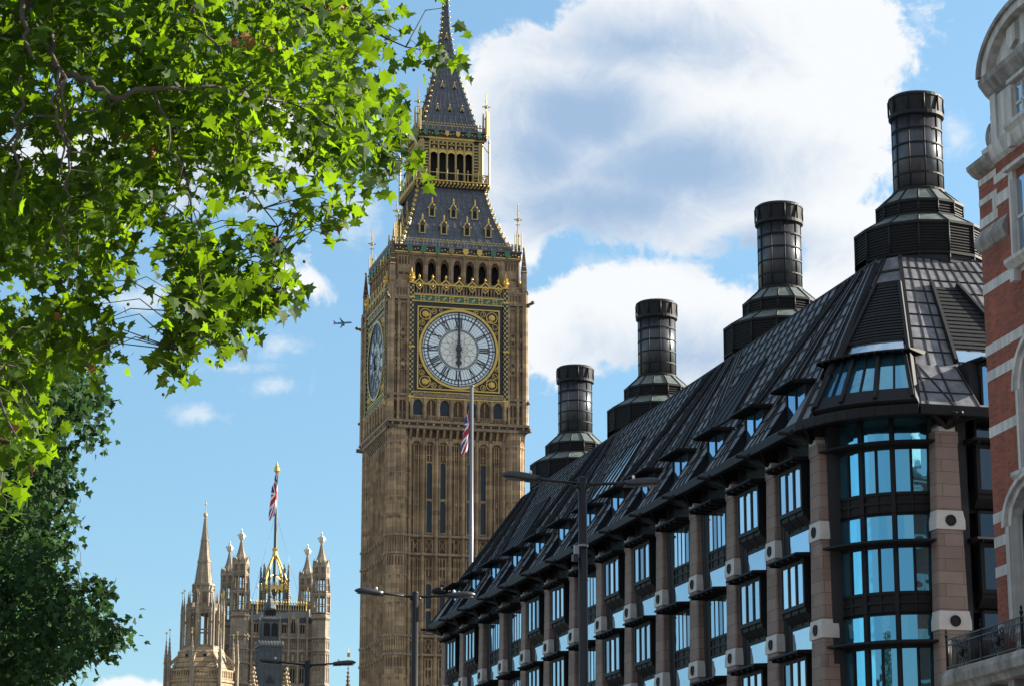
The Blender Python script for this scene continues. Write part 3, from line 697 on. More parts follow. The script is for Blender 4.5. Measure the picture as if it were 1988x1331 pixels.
dm.bar((-.4, -.05, .72), (0, -.05, 1.3), .08, .1, 'gold', (0, -1, 0)); dm.bar((.4, -.05, .72), (0, -.05, 1.3), .08, .1, 'gold', (0, -1, 0))
dm.lathe([(.05, 1.25), (.1, 1.4), (.04, 1.5), (.08, 1.6), (.01, 1.85)], 6, 'gold', 0, -.05)
for sg in (-1, 1):
    dm.ball((sg * .4, -.05, .78), .07, 'gold', 4); dm.ball((sg * .2, -.05, 1.1), .06, 'gold', 4)
d0 = None
for k in range(4):
    for (xs, z) in (((-3.1, -1.05, 1.15, 3.2), 66.05), ((-2.05, 0, 2.05), 67.9)):
        for x in xs:
            q = RZ(k * math.pi / 2) @ Vector((x, -rw(z) - .05, z))
            if d0 is None: d0 = dm.build('dormer', lr, q, k * math.pi / 2)
            else: copyo(d0, lr, q, k * math.pi / 2)

# lantern stage with gilded gallery
ln = MB()
ln.box(-2.2, 2.2, -2.2, 2.2, 72.0, 76.9, 'dark_void')
def lant_side(mb, k):
    mb.pyz([(-3.05, 71.8), (-3.55, 72.35), (-3.55, 72.55), (-3.05, 72.55)], -3.55, 3.55, 'black_iron')
    for j in range(20):
        x = -3.4 + j * .358; mb.ball((x, -3.6, 72.3), .13, 'gold', 4); mb.bar((x - .12, -3.58, 72.02), (x + .0, -3.62, 72.5), .07, .05, 'gold_pale', (0, -1, 0)); mb.ball((x + .18, -3.45, 72.05), .09, 'gold_pale', 4)
    mb.box(-3.6, 3.6, -3.62, -3.0, 72.5, 72.6, 'gold')
    for j in range(26): mb.box(-3.5 + j * .28 - .02, -3.5 + j * .28 + .02, -3.53, -3.49, 72.6, 73.35, 'black_iron')
    mb.box(-3.55, 3.55, -3.54, -3.48, 73.3, 73.38, 'gold_pale')
    for j in range(8): mb.lathe([(.05, 72.6), (.04, 73.5), (.09, 73.6), (.01, 73.75)], 5, 'gold', -3.5 + j, -3.51)
    y = -3.0
    xs = [-2.95, -2.7, -2.1, -1.26, -.42, .42, 1.26, 2.1, 2.7, 2.95]
    for i, x in enumerate(xs): mb.lathe([(.13, 72.6), (.10, 73.0), (.10, 76.6)], 6, 'gold_pale', x, y - .02)
    for i in range(2, 7):
        a, b = xs[i], xs[i + 1]; xc = (a + b) / 2
        mb.spandrel(a, b, 74.9, 75.5, 75.75, y - .02, y + .12, 'gold')
        for dz in (0, .5): mb.box(xc - .26, xc + .26, y, y + .06, 75.75 + dz, 75.83 + dz, 'gold'); mb.ball((xc, y, 75.95 + dz), .16, 'gold_pale', 5); mb.ball((xc - .2, y, 75.78 + dz), .1, 'gold', 4); mb.ball((xc + .2, y, 75.78 + dz), .1, 'gold', 4)
        mb.box(a + .05, b - .05, y + .13, y + .2, 75.5, 76.7, 'black_iron')
        mb.spandrel(a, b, 76.3, 76.6, 76.75, y - .04, y + .12, 'gold_pale')
    for sg in (-1, 1):
        mb.box(sg * 2.4 - .28, sg * 2.4 + .28, y + .05, y + .3, 72.6, 76.8, 'black_iron')
        for z in [73 + .3 * q for q in range(12)]: mb.box(sg * 2.4 - .2, sg * 2.4 + .2, y, y + .06, z, z + .12, 'gold_pale')
        mb.box(sg * 2.85 - .2, sg * 2.85 + .2, y + .02, y + .3, 72.6, 76.8, 'gold_pale')
    mb.box(-3.2, 3.2, -3.2, -2.2, 76.75, 76.95, 'gold'); mb.box(-3.3, 3.3, -3.32, -2.2, 76.95, 77.5, 'black_iron')
    for j in range(22): mb.ball((-3.1 + j * .295, -3.33, 77.22 + .08 * (j % 2)), .1, 'gold', 4)
    for j in range(6):
        x = -2.6 + j * 1.04; mb.pxz([(x - .19, 77.5), (x - .19, 77.15), (x, 76.95), (x + .19, 77.15), (x + .19, 77.5)], -3.5, -3.3, ('green_enamel', 'green_enamel', 'gold', 'gold', 'green_enamel', 'green_enamel')[j])
    mb.box(-3.4, 3.4, -3.45, -2.2, 77.5, 77.64, 'lead')
    for j in range(24):
        x = -3.25 + j * .283; mb.box(x - .035, x + .035, -3.34, -3.28, 77.64, 78.25, 'lead'); mb.box(x - .08, x + .08, -3.35, -3.27, 78.22, 78.34, 'gold_pale')
    mb.box(-3.3, 3.3, -3.34, -3.28, 78.0, 78.1, 'gold_pale')
four(lant_side, ln)
ln.build('lantern', tower, (0, 0, -1.0))
fl = MB(); goldpost(fl, 0, 0, 77.4, 81.6, 'gold_pale')
for q in range(3): fl.lathe([(.1, 77.5), (.09, 79.4), (.001, 80.0)], 6, 'gold_pale', .3 * math.cos(q * 2.1 + 1), .3 * math.sin(q * 2.1 + 1))
fl.lathe([(.11, 72.5), (.11, 76.6), (.15, 76.7), (.001, 77.2)], 6, 'gold_pale', -.25, -.25); fl.bar((-.25, -.25, 75.6), (.3, .3, 76.6), .07, .1, 'gold'); fl.bar((-.25, -.25, 73.4), (.3, .3, 73.4), .05, .05, 'black_iron')
p0 = fl.build('lantern_finial', tower, (-3.3, -3.3, -1.1))
for q, (a, b) in enumerate(((3.3, -3.3), (3.3, 3.3), (-3.3, 3.3))): copyo(p0, tower, (a, b, -1.1), (q + 1) * math.pi / 2)
SP = [(76.4, 2.9), (77.4, 2.55), (79.4, 2.02), (82.4, 1.25), (85.4, .68), (88, .34), (91, .18), (93.4, .09)]
spm = MB()
for (z0, a0), (z1, a1) in zip(SP, SP[1:]): spm.frus(a0, z0, a1, z1, 'slate')
def spire_side(mb, k):
    for j, ((z0, a0), (z1, a1)) in enumerate(zip(SP, SP[1:])):
        n = (4, 4, 4, 3, 2, 1, 1)[j]
        for i in range(-n, n + 1):
            f = i / (n + .5); mb.bar((f * a0, -a0 - .01, z0), (f * a1, -a1 - .01, z1), .07, .07, 'lead', (0, -1, .3))
    for j in range(26):
        z = 77.5 + j * .58; a = rw(z, SP); mb.ball((-a - .08, -a - .08, z), .13 - .002 * j, 'gold', 4)
    for (xs, z) in (((-1.2, 0, 1.2), 78.9), ((-.6, .6), 81.4), ((0,), 86.7)):
        for x in xs:
            y = -rw(z, SP) - .05
            mb.pxz([(x - .2, z), (x, z + .18), (x + .2, z), (x + .12, z + .4), (x, z + .62), (x - .12, z + .4)], y - .05, y + .5, 'gold_pale'); mb.pxz([(x - .12, z - .02), (x + .12, z - .02), (x, z + .3)], y - .07, y, 'dark_void')
            mb.ball((x, y, z + .66), .07, 'gold', 4)
four(spire_side, spm)
spm.lathe([(.1, 93.3), (.3, 93.7), (.12, 94.1), (.4, 94.5), (.12, 94.9), (.05, 95.2), (.04, 96.4)], 8, 'gold')
spm.bar((-.4, 0, 95.8), (.4, 0, 95.8), .08, .08, 'gold')
spm.build('spire', tower)
# ================================================================== office building with bronze roof and chimneys
# local frame: x = into the block, y = along the street away from the camera, z = up
OFF = Vector((11.44, 81.855, 0)); L = 63.05; BW = 13.0
off = thing('office_building', OFF, TH, 'dark bronze and pink stone office block with steep panelled roof and row of tall chimneys', 'building')
CI = [3.25 + 4.35 * i for i in range(14)]
S0, SP_ = 18.25, 3.36
wb = MB()
def plan(o):   # chamfered plan inset by o
    c = 3.2
    return [(o, c), (c, o), (BW - c, o), (BW - o, c), (BW - o, L - c), (BW - c, L - o), (c, L - o), (o, L - c)]
wb.pxy(plan(.52), 0, 19.3, 'bronze')
for i in range(13):
    a, b = CI[i] + .45, CI[i + 1] - .45
    for (p, q) in ((a - .1, a + .30), (b - .30, b + .1)): wb.box(.0, .6, p, q, 3, 19.2, 'bronze_grey')
    for (p, q) in ((a + .30, a + .74), (b - .74, b - .30)): wb.box(.015, .6, p, q, 3, 19.2, 'bronze')
    for k in range(4):
        s = S0 - SP_ * k
        wb.box(.06, .55, a + .38, b - .38, s - 2.32, s - 1.6, 'bronze')
        for z in (s - 1.62, s - 1.95, s - 2.3): wb.box(.02, .3, a + .38, b - .38, z - .035, z + .035, 'bronze')
        for f in (0, .25, .5, .75, 1): y = a + .38 + (b - a - .76) * f; wb.box(.03, .3, y - .03, y + .03, s - 2.3, s - 1.62, 'bronze')
    wb.box(.2, .5, a, b, 19.15, 19.5, 'bronze')
wb.box(.1, .6, 2.7, 3.1, 3, 19.2, 'bronze_grey')
# near end wall: pier strips and storeys around its first bays
for c0 in (3.2, 7.55):
    wb.box(c0 + .45, c0 + .85, .1, .6, 3, 19.2, 'bronze_grey')
    wb.box(c0 + 3.5, c0 + 3.9, .1, .6, 3, 19.2, 'bronze_grey')
    for k in range(4): wb.box(c0 + .85, c0 + 3.5, .3, .6, S0 - SP_ * k - 2.32, S0 - SP_ * k - 1.6, 'bronze')
wb.build('wall', off)
# ---- column: tapering pink stone pier with white joints
def column_mesh(nm):
    m = MB()
    hw = lambda z: .41 + (18.4 - z) * .019
    fr = lambda z: -.20 - (18.4 - z) * .012
    zs = [3, 8, 13, 18.2]
    for z0, z1 in zip(zs, zs[1:]):
        P = lambda z: [(fr(z), -hw(z) * .93, z), (fr(z) + .05, -hw(z), z), (.3, -hw(z), z), (.3, hw(z), z), (fr(z) + .05, hw(z), z), (fr(z), hw(z) * .93, z)]
        b, t = P(z0), P(z1); m.add(b + t, [(i, i + 6, (i + 1) % 6 + 6, (i + 1) % 6) for i in range(6)] + [(6, 7, 8, 9, 10, 11)][:1], 'sandstone')
    m.box(-.23, .3, -.41, .41, 18.2, 18.6, 'sandstone'); m.box(-.26, .3, -.3, .3, 18.6, 18.85, 'white_concrete')
    m.box(-.3, .5, -.3, .3, 18.75, 19.3, 'bronze')
    m.bar((-.2, 0, 18.75), (-1.0, 0, 19.15), .2, .16, 'bronze'); m.tube([(-.45, 0, 18.95), (-1.5, 0, 18.98)], .07, 6, 'bronze'); m.ball((-1.0, 0, 19.0), .12, 'bronze', 5)
    m.bar((-.3, 0, 18.7), (-.9, .9, 19.1), .1, .12, 'bronze'); m.bar((-.3, 0, 18.7), (-.9, -.9, 19.1), .1, .12, 'bronze')
    return m
def node_mesh(k):
    z = 15.58 - SP_ * k; m = MB()
    hw = lambda q: .41 + (18.4 - q) * .019; fr = -.20 - (18.4 - z) * .012 - .02
    pr = [(z + .32, hw(z + .32) + .012, fr), (z + .22, hw(z) + .015, fr - .005), (z - .02, hw(z) + .06, fr - .03), (z - .31, hw(z) + .06, fr - .03)]
    for (z1, h1, f1), (z0, h0, f0) in zip(pr, pr[1:]):
        m.add([(f0, -h0, z0), (.31, -h0, z0), (.31, h0, z0), (f0, h0, z0), (f1, -h1, z1), (.31, -h1, z1), (.31, h1, z1), (f1, h1, z1)],
              [(0, 1, 2, 3), (4, 7, 6, 5), (0, 4, 5, 1), (1, 5, 6, 2), (2, 6, 7, 3), (3, 7, 4, 0)], 'white_concrete')
    m.T = Matrix.Translation((fr - .03, 0, z - .02)) @ Matrix.Rotation(-math.pi / 2, 4, 'Y')
    m.lathe([(.19, -.03), (.19, .035), (.15, .04), (.13, .015)], 16, 'bronze'); m.lathe([(.135, -.02), (.13, .018)], 16, 'dark_void'); m.T = None
    return m
col0 = column_mesh('column').build('column', off, (0, CI[0], 0))
for k in range(3): node_mesh(k).build('column_node', col0)
for c in CI[1:]: copyt(col0, off, (0, c, 0))
copyt(col0, off, (3.2, 0, 0), math.pi / 2); copyt(col0, off, (7.55, 0, 0), math.pi / 2); copyt(col0, off, (3.2, L, 0), -math.pi / 2)
# ---- windows (built for storey 0 round their own bay centre, then copied down and along)
def shelf_mesh():
    m = MB(); m.pxz([(-.72, .02), (-.68, .10), (.42, .16), (.42, -.06)], -1.42, 1.42, 'bronze')
    for y in (-1.2, -.6, 0, .6, 1.2): m.box(-.66, .3, y - .03, y + .03, -.08, .04, 'bronze')
    return m
ow = MB()                                           # projecting oriel box
ow.pxz([(-.22, -1.88), (.08, -2.18), (.5, -2.18), (.5, -.02), (-.22, -.02)], -1.14, 1.14, 'bronze')
for y in (-1.08, -.36, .36, 1.08): ow.box(-.29, -.2, y - .07, y + .07, -1.68, -.05, 'bronze')
for z in (-1.66, -.12): ow.box(-.30, -.2, -1.15, 1.15, z - .07, z + .07, 'bronze')
for y in (-.36, .36): ow.bar((-.225, y, -1.86), (.1, y, -2.19), .05, .04, 'bronze', (-1, 0, -1))
for y in (-1.1, -.37, .37, 1.1): ow.box(-.25, -.2, y - .03, y + .03, -1.9, -1.68, 'bronze')
for sg in (-1, 1):
    ow.box(-.1, .4, sg * 1.14 - .02, sg * 1.14 + .02, -1.6, -.2, 'dark_glass')
og = MB()
for y in (-.72, 0, .72): og.box(-.255, -.235, y - .33, y + .33, -1.6, -.18, 'window_glass')
oriel = ow.build('oriel_window', off, (0, 0, S0)); og.build('window_pane', oriel); shelf_mesh().build('light_shelf', oriel)
fw = MB()                                           # flush four-light window
for y in (-.97, -.48, 0, .48, .97): fw.box(.018, .16, y - .03, y + .03, -1.64, -.05, 'bronze')
for z in (-1.62, -.1): fw.box(.018, .16, -1.0, 1.0, z - .05, z + .05, 'bronze')
fg = MB()
for y in (-.725, -.24, .24, .725): fg.box(.035, .05, y - .22, y + .22, -1.58, -.12, 'window_glass')
flush = fw.build('flush_window', off, (0, 0, S0)); fg.build('window_pane', flush); sm = shelf_mesh().build('light_shelf', flush)
cw = MB()
for y in (-1.0, 1.0): cw.box(.018, .18, y - .04, y + .05, .1, 1.05, 'bronze')
cw.box(.018, .18, -1.0, 1.0, 1.0, 1.1, 'bronze')
cg = MB(); cg.box(.035, .05, -.96, .96, .12, 1.0, 'window_glass')
clear = cw.build('clerestory_window', off, (0, 0, S0)); cg.build('window_pane', clear)
TYPE = 'PPFFPPFPPFFPP'; DARKP = {}
first = {'P': oriel, 'F': flush}; used = set(); usedc = False
def place(src, key, loc, rz=0):
    if key not in used:
        used.add(key); src.location = loc; src.rotation_euler.z = rz
    else: copyt(src, off, loc, rz)
for i in range(13):
    c = CI[i] + 2.175
    for k in range(4):
        if k == 3 and i > 4: continue
        place(first[TYPE[i]], TYPE[i], (0, c, S0 - SP_ * k)); place(clear, 'C', (0, c, S0 - SP_ * k))
for k in range(4):
    for src in (oriel, clear):
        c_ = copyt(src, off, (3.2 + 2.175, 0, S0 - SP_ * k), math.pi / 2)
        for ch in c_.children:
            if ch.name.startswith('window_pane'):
                if src.name not in DARKP: me_ = ch.data.copy(); me_.materials[0] = MATS['dark_glass']; DARKP[src.name] = me_  # dark tint stands in for buildings reflected in the end wall panes
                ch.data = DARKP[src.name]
# ---- curved bow window on the chamfered corner
BA = [(-.62 * (1 - (y / 1.72) ** 2) + .12, y) for y in [-1.72 + 3.44 * j / 12 for j in range(13)]]
def bow_strip(m, off_, z0, z1, mt, j0=0, j1=12, th=.06, z0b=None, z1b=None):
    for j in range(j0, j1):
        (xa, ya), (xb, yb) = BA[j], BA[j + 1]
        m.hexa([(xa + off_, ya, z0), (xa + off_ + th, ya, z0), (xb + off_ + th, yb, z0), (xb + off_, yb, z0)], [(xa + off_, ya, z1), (xa + off_ + th, ya, z1), (xb + off_ + th, yb, z1), (xb + off_, yb, z1)], mt)
bw = MB(); bw.box(.25, .6, -2.4, 2.4, -2.3, 1.06, 'bronze')
bow_strip(bw, .03, -2.32, -1.62, 'bronze', th=.15)
for z in (-2.3, -1.95, -1.64, -.08, .10, 1.03): bow_strip(bw, -.03, z - .05, z + .05, 'bronze', th=.15)
for j in (0, 4, 8, 12): x, y = BA[j]; bw.box(x - .07, x + .2, y - .075, y + .075, -2.32, 1.06, 'bronze')
for j in (2, 6, 10): x, y = BA[j]; bw.box(x - .04, x + .1, y - .035, y + .035, -1.62, -.05, 'bronze'); bw.box(x - .02, x + .1, y - .03, y + .03, -2.3, -1.62, 'bronze')
for sg in (-1, 1): bw.box(.0, .5, sg * 1.95 - .24, sg * 1.95 + .24, -2.32, 1.06, 'bronze_grey')
bg_ = MB(); bow_strip(bg_, .03, -1.6, -.12, 'bow_glass', th=.02); bow_strip(bg_, .03, .14, 1.0, 'bow_glass', th=.02)
bs = MB()
for j in range(12):
    (xa, ya), (xb, yb) = BA[j], BA[j + 1]; sc = 1.28
    bs.hexa([(xa * 1.2 - .5, ya * sc, .0), (.3, ya * sc, -.06), (.3, yb * sc, -.06), (xb * 1.2 - .5, yb * sc, .0)], [(xa * 1.2 - .48, ya * sc, .07), (.3, ya * sc, .14), (.3, yb * sc, .14), (xb * 1.2 - .48, yb * sc, .07)], 'bronze')
bow = bw.build('bow_window', off, (1.6, 1.6, S0), math.pi / 4); bg_.build('window_pane', bow); bs.build('light_shelf', bow)
for k in range(4):
    if k: copyt(bow, off, (1.6, 1.6, S0 - SP_ * k), math.pi / 4)
    if k < 3: copyt(bow, off, (1.6, L - 1.6, S0 - SP_ * k), -math.pi / 4)

# ---- roof
ZE, ZT, ZD = 19.25, 26.5, 21.15
VO, UO = -.9, -.9
vz = lambda z: VO + (z - ZE) * (4.0 - VO) / (ZT - ZE)      # street slope
uz = lambda z: UO + (z - ZE) * (6.2 - UO) / (ZT - ZE)      # end slope
cz = lambda z: 3.77 + (z - ZE) * (.75 - 3.77) / (ZT - ZE)  # chamfer leg
def outline(z):   # closed plan of the roof at height z (x, y)
    v, u, c = vz(z), uz(z), cz(z)
    cv = c * .757
    return [(v, u + c), (v + cv, u), (BW - v - c, u), (BW - v, u + c), (BW - v, L - u - c), (BW - v - c, L - u), (v + c, L - u), (v, L - u - c)]
rm = MB()
def quad(m, a, b, c, d, mt): m.add([a, b, c, d], [(0, 1, 2, 3)], mt)
o1, o2, o0 = outline(ZD), outline(ZT), outline(ZE)
P3 = lambda p, z: (p[0], p[1], z)
for i in range(8):
    j = (i + 1) % 8
    if i: quad(rm, P3(o1[i], ZD), P3(o1[j], ZD), P3(o2[j], ZT), P3(o2[i], ZT), 'roof_panel')
    if i not in (7, 0, 1): quad(rm, P3(o0[i], ZE), P3(o0[j], ZE), P3(o1[j], ZD), P3(o1[i], ZD), 'roof_panel')
rm.add([P3(p, ZT) for p in o2], [tuple(range(8))], 'roof_seam')
# lower zone of the street slope between the dormers
DW = .98
edges = []
lo, hi = o0[0][1], o0[7][1]
segs = []; prev = None
cents = [CI[i] + 2.175 for i in range(13)]
bnds = [(cents[i] - DW, cents[i] + DW) for i in range(13)]
starts = [None] + [b[1] for b in bnds]; ends = [b[0] for b in bnds] + [None]
for a, b in zip(starts, ends):
    a0 = a if a is not None else o0[0][1]; a1 = a if a is not None else o1[0][1]
    b0 = b if b is not None else o0[7][1]; b1 = b if b is not None else o1[7][1]
    quad(rm, (vz(ZE), b0, ZE), (vz(ZE), a0, ZE), (vz(ZD), a1, ZD), (vz(ZD), b1, ZD), 'roof_panel')
    for z in (19.9, 20.5): 
        if a is not None and b is not None: rm.bar((vz(z), a, z), (vz(z), b, z), .05, .06, 'roof_seam', (-.83, 0, .56))
    if a is not None and b is not None:
        c = (a + b) / 2
        for (y0, y1) in ((c - .15, c - .6), (c + .15, c + .6), (a, a), (b, b), (c, c)): rm.bar((vz(ZE), y1, ZE), (vz(ZD), y0, ZD), .06, .07, 'roof_seam', (-.83, 0, .56))
for (a, b) in bnds:                                  # recess of each dormer
    zb = 19.45; xb = .10
    quad(rm, (vz(ZE), a, ZE), (vz(zb), a, zb), (vz(zb), b, zb), (vz(ZE), b, ZE), 'roof_panel')
    quad(rm, (vz(zb), a, zb), (xb, a, zb), (xb, b, zb), (vz(zb), b, zb), 'roof_seam')
    for y in (a, b): rm.add([(vz(zb), y, zb), (xb, y, zb), (xb, y, 20.7)], [(0, 1, 2)], 'roof_seam')
    quad(rm, (vz(ZD), a, ZD - .01), (xb, a, ZD - .01), (xb, b, ZD - .01), (vz(ZD), b, ZD - .01), 'roof_seam')
    rm.add([(xb + .02, a, zb), (xb + .02, b, zb), (xb + .02, b, ZD), (xb + .02, a, ZD)], [(0, 1, 2, 3)], 'roof_seam')
e0, e1 = 4.25, 7.0
# near chamfer: a face that bellies out at the eaves and flattens to the ridge
def CF(s_, z, off_=0.0):
    t = (z - ZE) / (ZT - ZE)
    A = Vector((*o0[0], 0)).lerp(Vector((*o0[1], 0)), s_); B_ = Vector((*o2[0], 0)).lerp(Vector((*o2[1], 0)), s_)
    p = A.lerp(B_, t); bl = .60 * max(0, 1 - t) * math.sin(math.pi * min(1, max(0, s_)))
    nh = Vector((-.755, -.656, 0)); p += nh * bl; p.z = z
    return p + (nh * .8 + Vector((0, 0, .6))) * off_
def cgrid(m, s0, s1, z0, z1, off_, mt, ns=10, s0t=None, s1t=None, th=.05):
    s0t = s0 if s0t is None else s0t; s1t = s1 if s1t is None else s1t
    for i in range(ns):
        f, g_ = i / ns, (i + 1) / ns
        a, b, c, d = s0 + (s1 - s0) * f, s0 + (s1 - s0) * g_, s0t + (s1t - s0t) * g_, s0t + (s1t - s0t) * f
        m.hexa([CF(b, z0, off_), CF(a, z0, off_), CF(a, z0, off_ - th), CF(b, z0, off_ - th)], [CF(c, z1, off_), CF(d, z1, off_), CF(d, z1, off_ - th), CF(c, z1, off_ - th)], mt)
for j in range(10): cgrid(rm, 0, 1, ZE + (ZT - ZE) * j / 10, ZE + (ZT - ZE) * (j + 1) / 10, 0, 'roof_panel')
for j in range(1, 10):
    z = ZE + (ZT - ZE) * j / 10
    for i in range(8): rm.bar(CF(i / 8, z, .02), CF((i + 1) / 8, z, .02), .06, .08, 'roof_seam')
for z in (19.9, 20.5): rm.bar((o0[1][0] - .1 + (z - ZE) * .33, uz(z), z), (e0 - .1, uz(z), z), .06, .06, 'roof_seam')
for (x0, x1) in ((2.3, 2.75), (3.3, 3.5), (3.3, 2.75), (e0 - .08, e0 - .08)): rm.bar((x0, uz(ZE), ZE), (x1, uz(ZD), ZD), .06, .06, 'roof_seam', (0, -.7, .7))
for f in (.12, .25): rm.bar(CF(f, ZE, .02), CF(f + .12, ZT, .02), .07, .08, 'roof_seam', (-.7, -.6, .6))
quad(rm, P3(o0[1], ZE), (e0, uz(ZE), ZE), (e0, uz(ZD), ZD), P3(o1[1], ZD), 'roof_panel'); quad(rm, (e1, uz(ZE), ZE), P3(o0[2], ZE), P3(o1[2], ZD), (e1, uz(ZD), ZD), 'roof_panel')
zb = 19.45; ub = .10
quad(rm, (e0, uz(zb), zb), (e1, uz(zb), zb), (e1, ub, zb), (e0, ub, zb), 'roof_seam'); quad(rm, (e0, uz(ZD), ZD), (e1, uz(ZD), ZD), (e1, ub, ZD), (e0, ub, ZD), 'roof_seam')
for x in (e0, e1): rm.add([(x, uz(zb), zb), (x, ub, zb), (x, ub, ZD), (x, uz(ZD), ZD)], [(0, 1, 2, 3)], 'roof_seam')
quad(rm, (e0, ub + .03, zb), (e1, ub + .03, zb), (e1, ub + .03, ZD), (e0, ub + .03, ZD), 'roof_seam'); quad(rm, (e0, uz(ZE), ZE), (e1, uz(ZE), ZE), (e1, uz(zb), zb), (e0, uz(zb), zb), 'roof_panel')
# standing seams and battens
SN = (-.83, 0, .56)
y = 3.3
while y < L - 3.2:
    zlo, zhi = ZD, ZT
    y0, y1 = y, 7.0 + (y - 3.3) * (L - 14.0) / (L - 6.6)
    rm.bar((vz(zlo), y0, zlo), (vz(zhi), y1, zhi), .08, .09, 'roof_seam', SN); y += .87
nb = 9
for j in range(1, nb + 1):
    z = ZD + (ZT - ZD) * j / nb
    o = outline(z)
    for i in (7, 1, 2, 5, 6): 
        a, b = P3(o[i], z), P3(o[(i + 1) % 8], z); rm.bar(a, b, .08, .055 if i == 1 else .10, 'roof_seam', (0, 0, 1))
for i in range(8): rm.bar(P3(o0[i], ZE), P3(o2[i], ZT), .14, .12, 'roof_seam')
for i in range(1, 12):                                # seams on the near end slope fan in towards the top
    f = i / 12; rm.bar((o1[1][0] + (o1[2][0] - o1[1][0]) * f, uz(ZD), ZD), (o2[1][0] + (o2[2][0] - o2[1][0]) * f, uz(ZT), ZT), .06, .05, 'roof_seam', (0, -.7, .7))
CH = [8.55, 23.55, 41.2, 56.2]
for i, c in enumerate(CI):                            # raised air ducts gathering from the piers towards the chimneys
    t = min(CH, key=lambda q: abs(q - c)); 
    for d in (-.42, .42):
        y1 = t + max(-2.3, min(2.3, (c - t) * .28)) + d * .5
        rm.bar((vz(21.0), c + d, 21.0), (vz(26.3), y1, 26.3), .34, .16, 'roof_panel', SN)
        for q in (-.19, .19): rm.bar((vz(21.0), c + d + q, 21.0), (vz(26.3), y1 + q, 26.3), .05, .24, 'roof_seam', SN)
roof = rm.build('roof', off)
# skylights and louvre panels in the slope
def slopequad(m, ya, yb, za, yc, yd, zb_, h, mt):
    n = Vector(SN) * h; pts = [(vz(za), yb, za), (vz(za), ya, za), (vz(zb_), yc, zb_), (vz(zb_), yd, zb_)]
    pts2 = [tuple(Vector(p) + n) for p in pts]; m.hexa(pts, pts2, mt)
for (yc, gl) in ((16.3, 'louvre'), (32.3, 'dark_glass'), (48.6, 'louvre')):
    m = MB(); slopequad(m, yc - 1.9, yc + 1.9, 21.9, yc - 1.2, yc + 1.2, 24.4, .10, gl)
    for q in range(5):
        f = q / 4; m.bar((vz(21.85), yc - 1.9 + 3.8 * f, 21.85), (vz(24.45), yc - 1.2 + 2.4 * f, 24.45), .07, .26, 'roof_seam', SN)
    for z, w in ((21.85, 1.95), (24.45, 1.25)): m.bar((vz(z), yc - w, z), (vz(z), yc + w, z), .1, .26, 'roof_seam', SN)
    m.build('skylight', roof)
gm = MB()                                             # gutter with curved bays at the corners
def gutter(pts):
    for a, b in zip(pts, pts[1:]):
        gm.bar((a[0], a[1], 19.13), (b[0], b[1], 19.13), .22, .26, 'bronze'); gm.bar((a[0], a[1], 19.3), (b[0], b[1], 19.3), .1, .07, 'roof_seam')
def bulge(p, q, h, n=8):
    p, q = Vector(p), Vector(q); nrm = Vector((q - p)); nrm = Vector((nrm.y, -nrm.x)).normalized()
    return [tuple(p + (q - p) * (i / n) + nrm * h * math.sin(math.pi * i / n)) for i in range(n + 1)]
c1 = [(p.x, p.y) for p in [CF(q / 10, ZE, .05) for q in range(11)]]; c2 = bulge(o0[6], o0[7], -.55)
gutter([o0[7]] + [o0[0]]); gutter(c1); gutter([o0[1], o0[2]]); gutter(c2); gutter([o0[5], o0[6]])
gm.pxy([(VO, o0[0][1])] + [(.6, 3.2), (.6, L - 3.2)] + [(VO, o0[7][1])], 19.02, 19.12, 'bronze') if False else None
gm.box(-.9, .6, 2.9, L - 2.9, 19.16, 19.24, 'bronze'); gm.box(2.9, BW - 2.9, -.9, .6, 19.165, 19.245, 'bronze')
gm.pxy([(p[0], p[1]) for p in c1] + [(4, 1), (4, 4), (1, 4)], 19.17, 19.25, 'bronze')
gm.pxy([(p[0], p[1]) for p in c2] + [(1, L - 4), (4, L - 4), (4, L - 1)], 19.17, 19.25, 'bronze')
for yb in [3.25 + 2.175 * q for q in range(27)]: gm.bar((.1, yb, 18.95), (-.85, yb, 19.12), .1, .12, 'bronze')
gm.build('gutter', off)
# ---- dormers: glazed recess with an awning shelf
dmm = MB(); dmm.pxz([(-.55, -.02), (-.53, .04), (.6, .12), (.6, .0)], -1.15, 1.15, 'bronze')
for y in [-1.1 + .22 * q for q in range(11)]: dmm.box(-.5, .3, y - .015, y + .015, -.07, .04, 'bronze')
for y in (-.93, 0, .93): dmm.box(.02, .10, y - .04, y + .04, -1.68, -.02, 'bronze')
dmm.box(.02, .10, -.95, .95, -1.7, -1.6, 'bronze')
for sg in (-1, 1): dmm.pxz([(.02, -.5), (.02, 0), (.5, 0)], sg * .97 - .03, sg * .97 + .03, 'roof_seam')
dg = MB(); dg.box(.06, .075, -.92, -.03, -1.6, -.03, 'dormer_glass'); dg.box(.06, .075, .03, .92, -1.6, -.03, 'dormer_glass')
dor = dmm.build('dormer_window', off, (0, cents[0], ZD)); dg.build('window_pane', dor)
for c in cents[1:]: copyt(dor, off, (0, c, ZD))
e_d = copyt(dor, off, ((e0 + e1) / 2, 0, ZD), math.pi / 2)
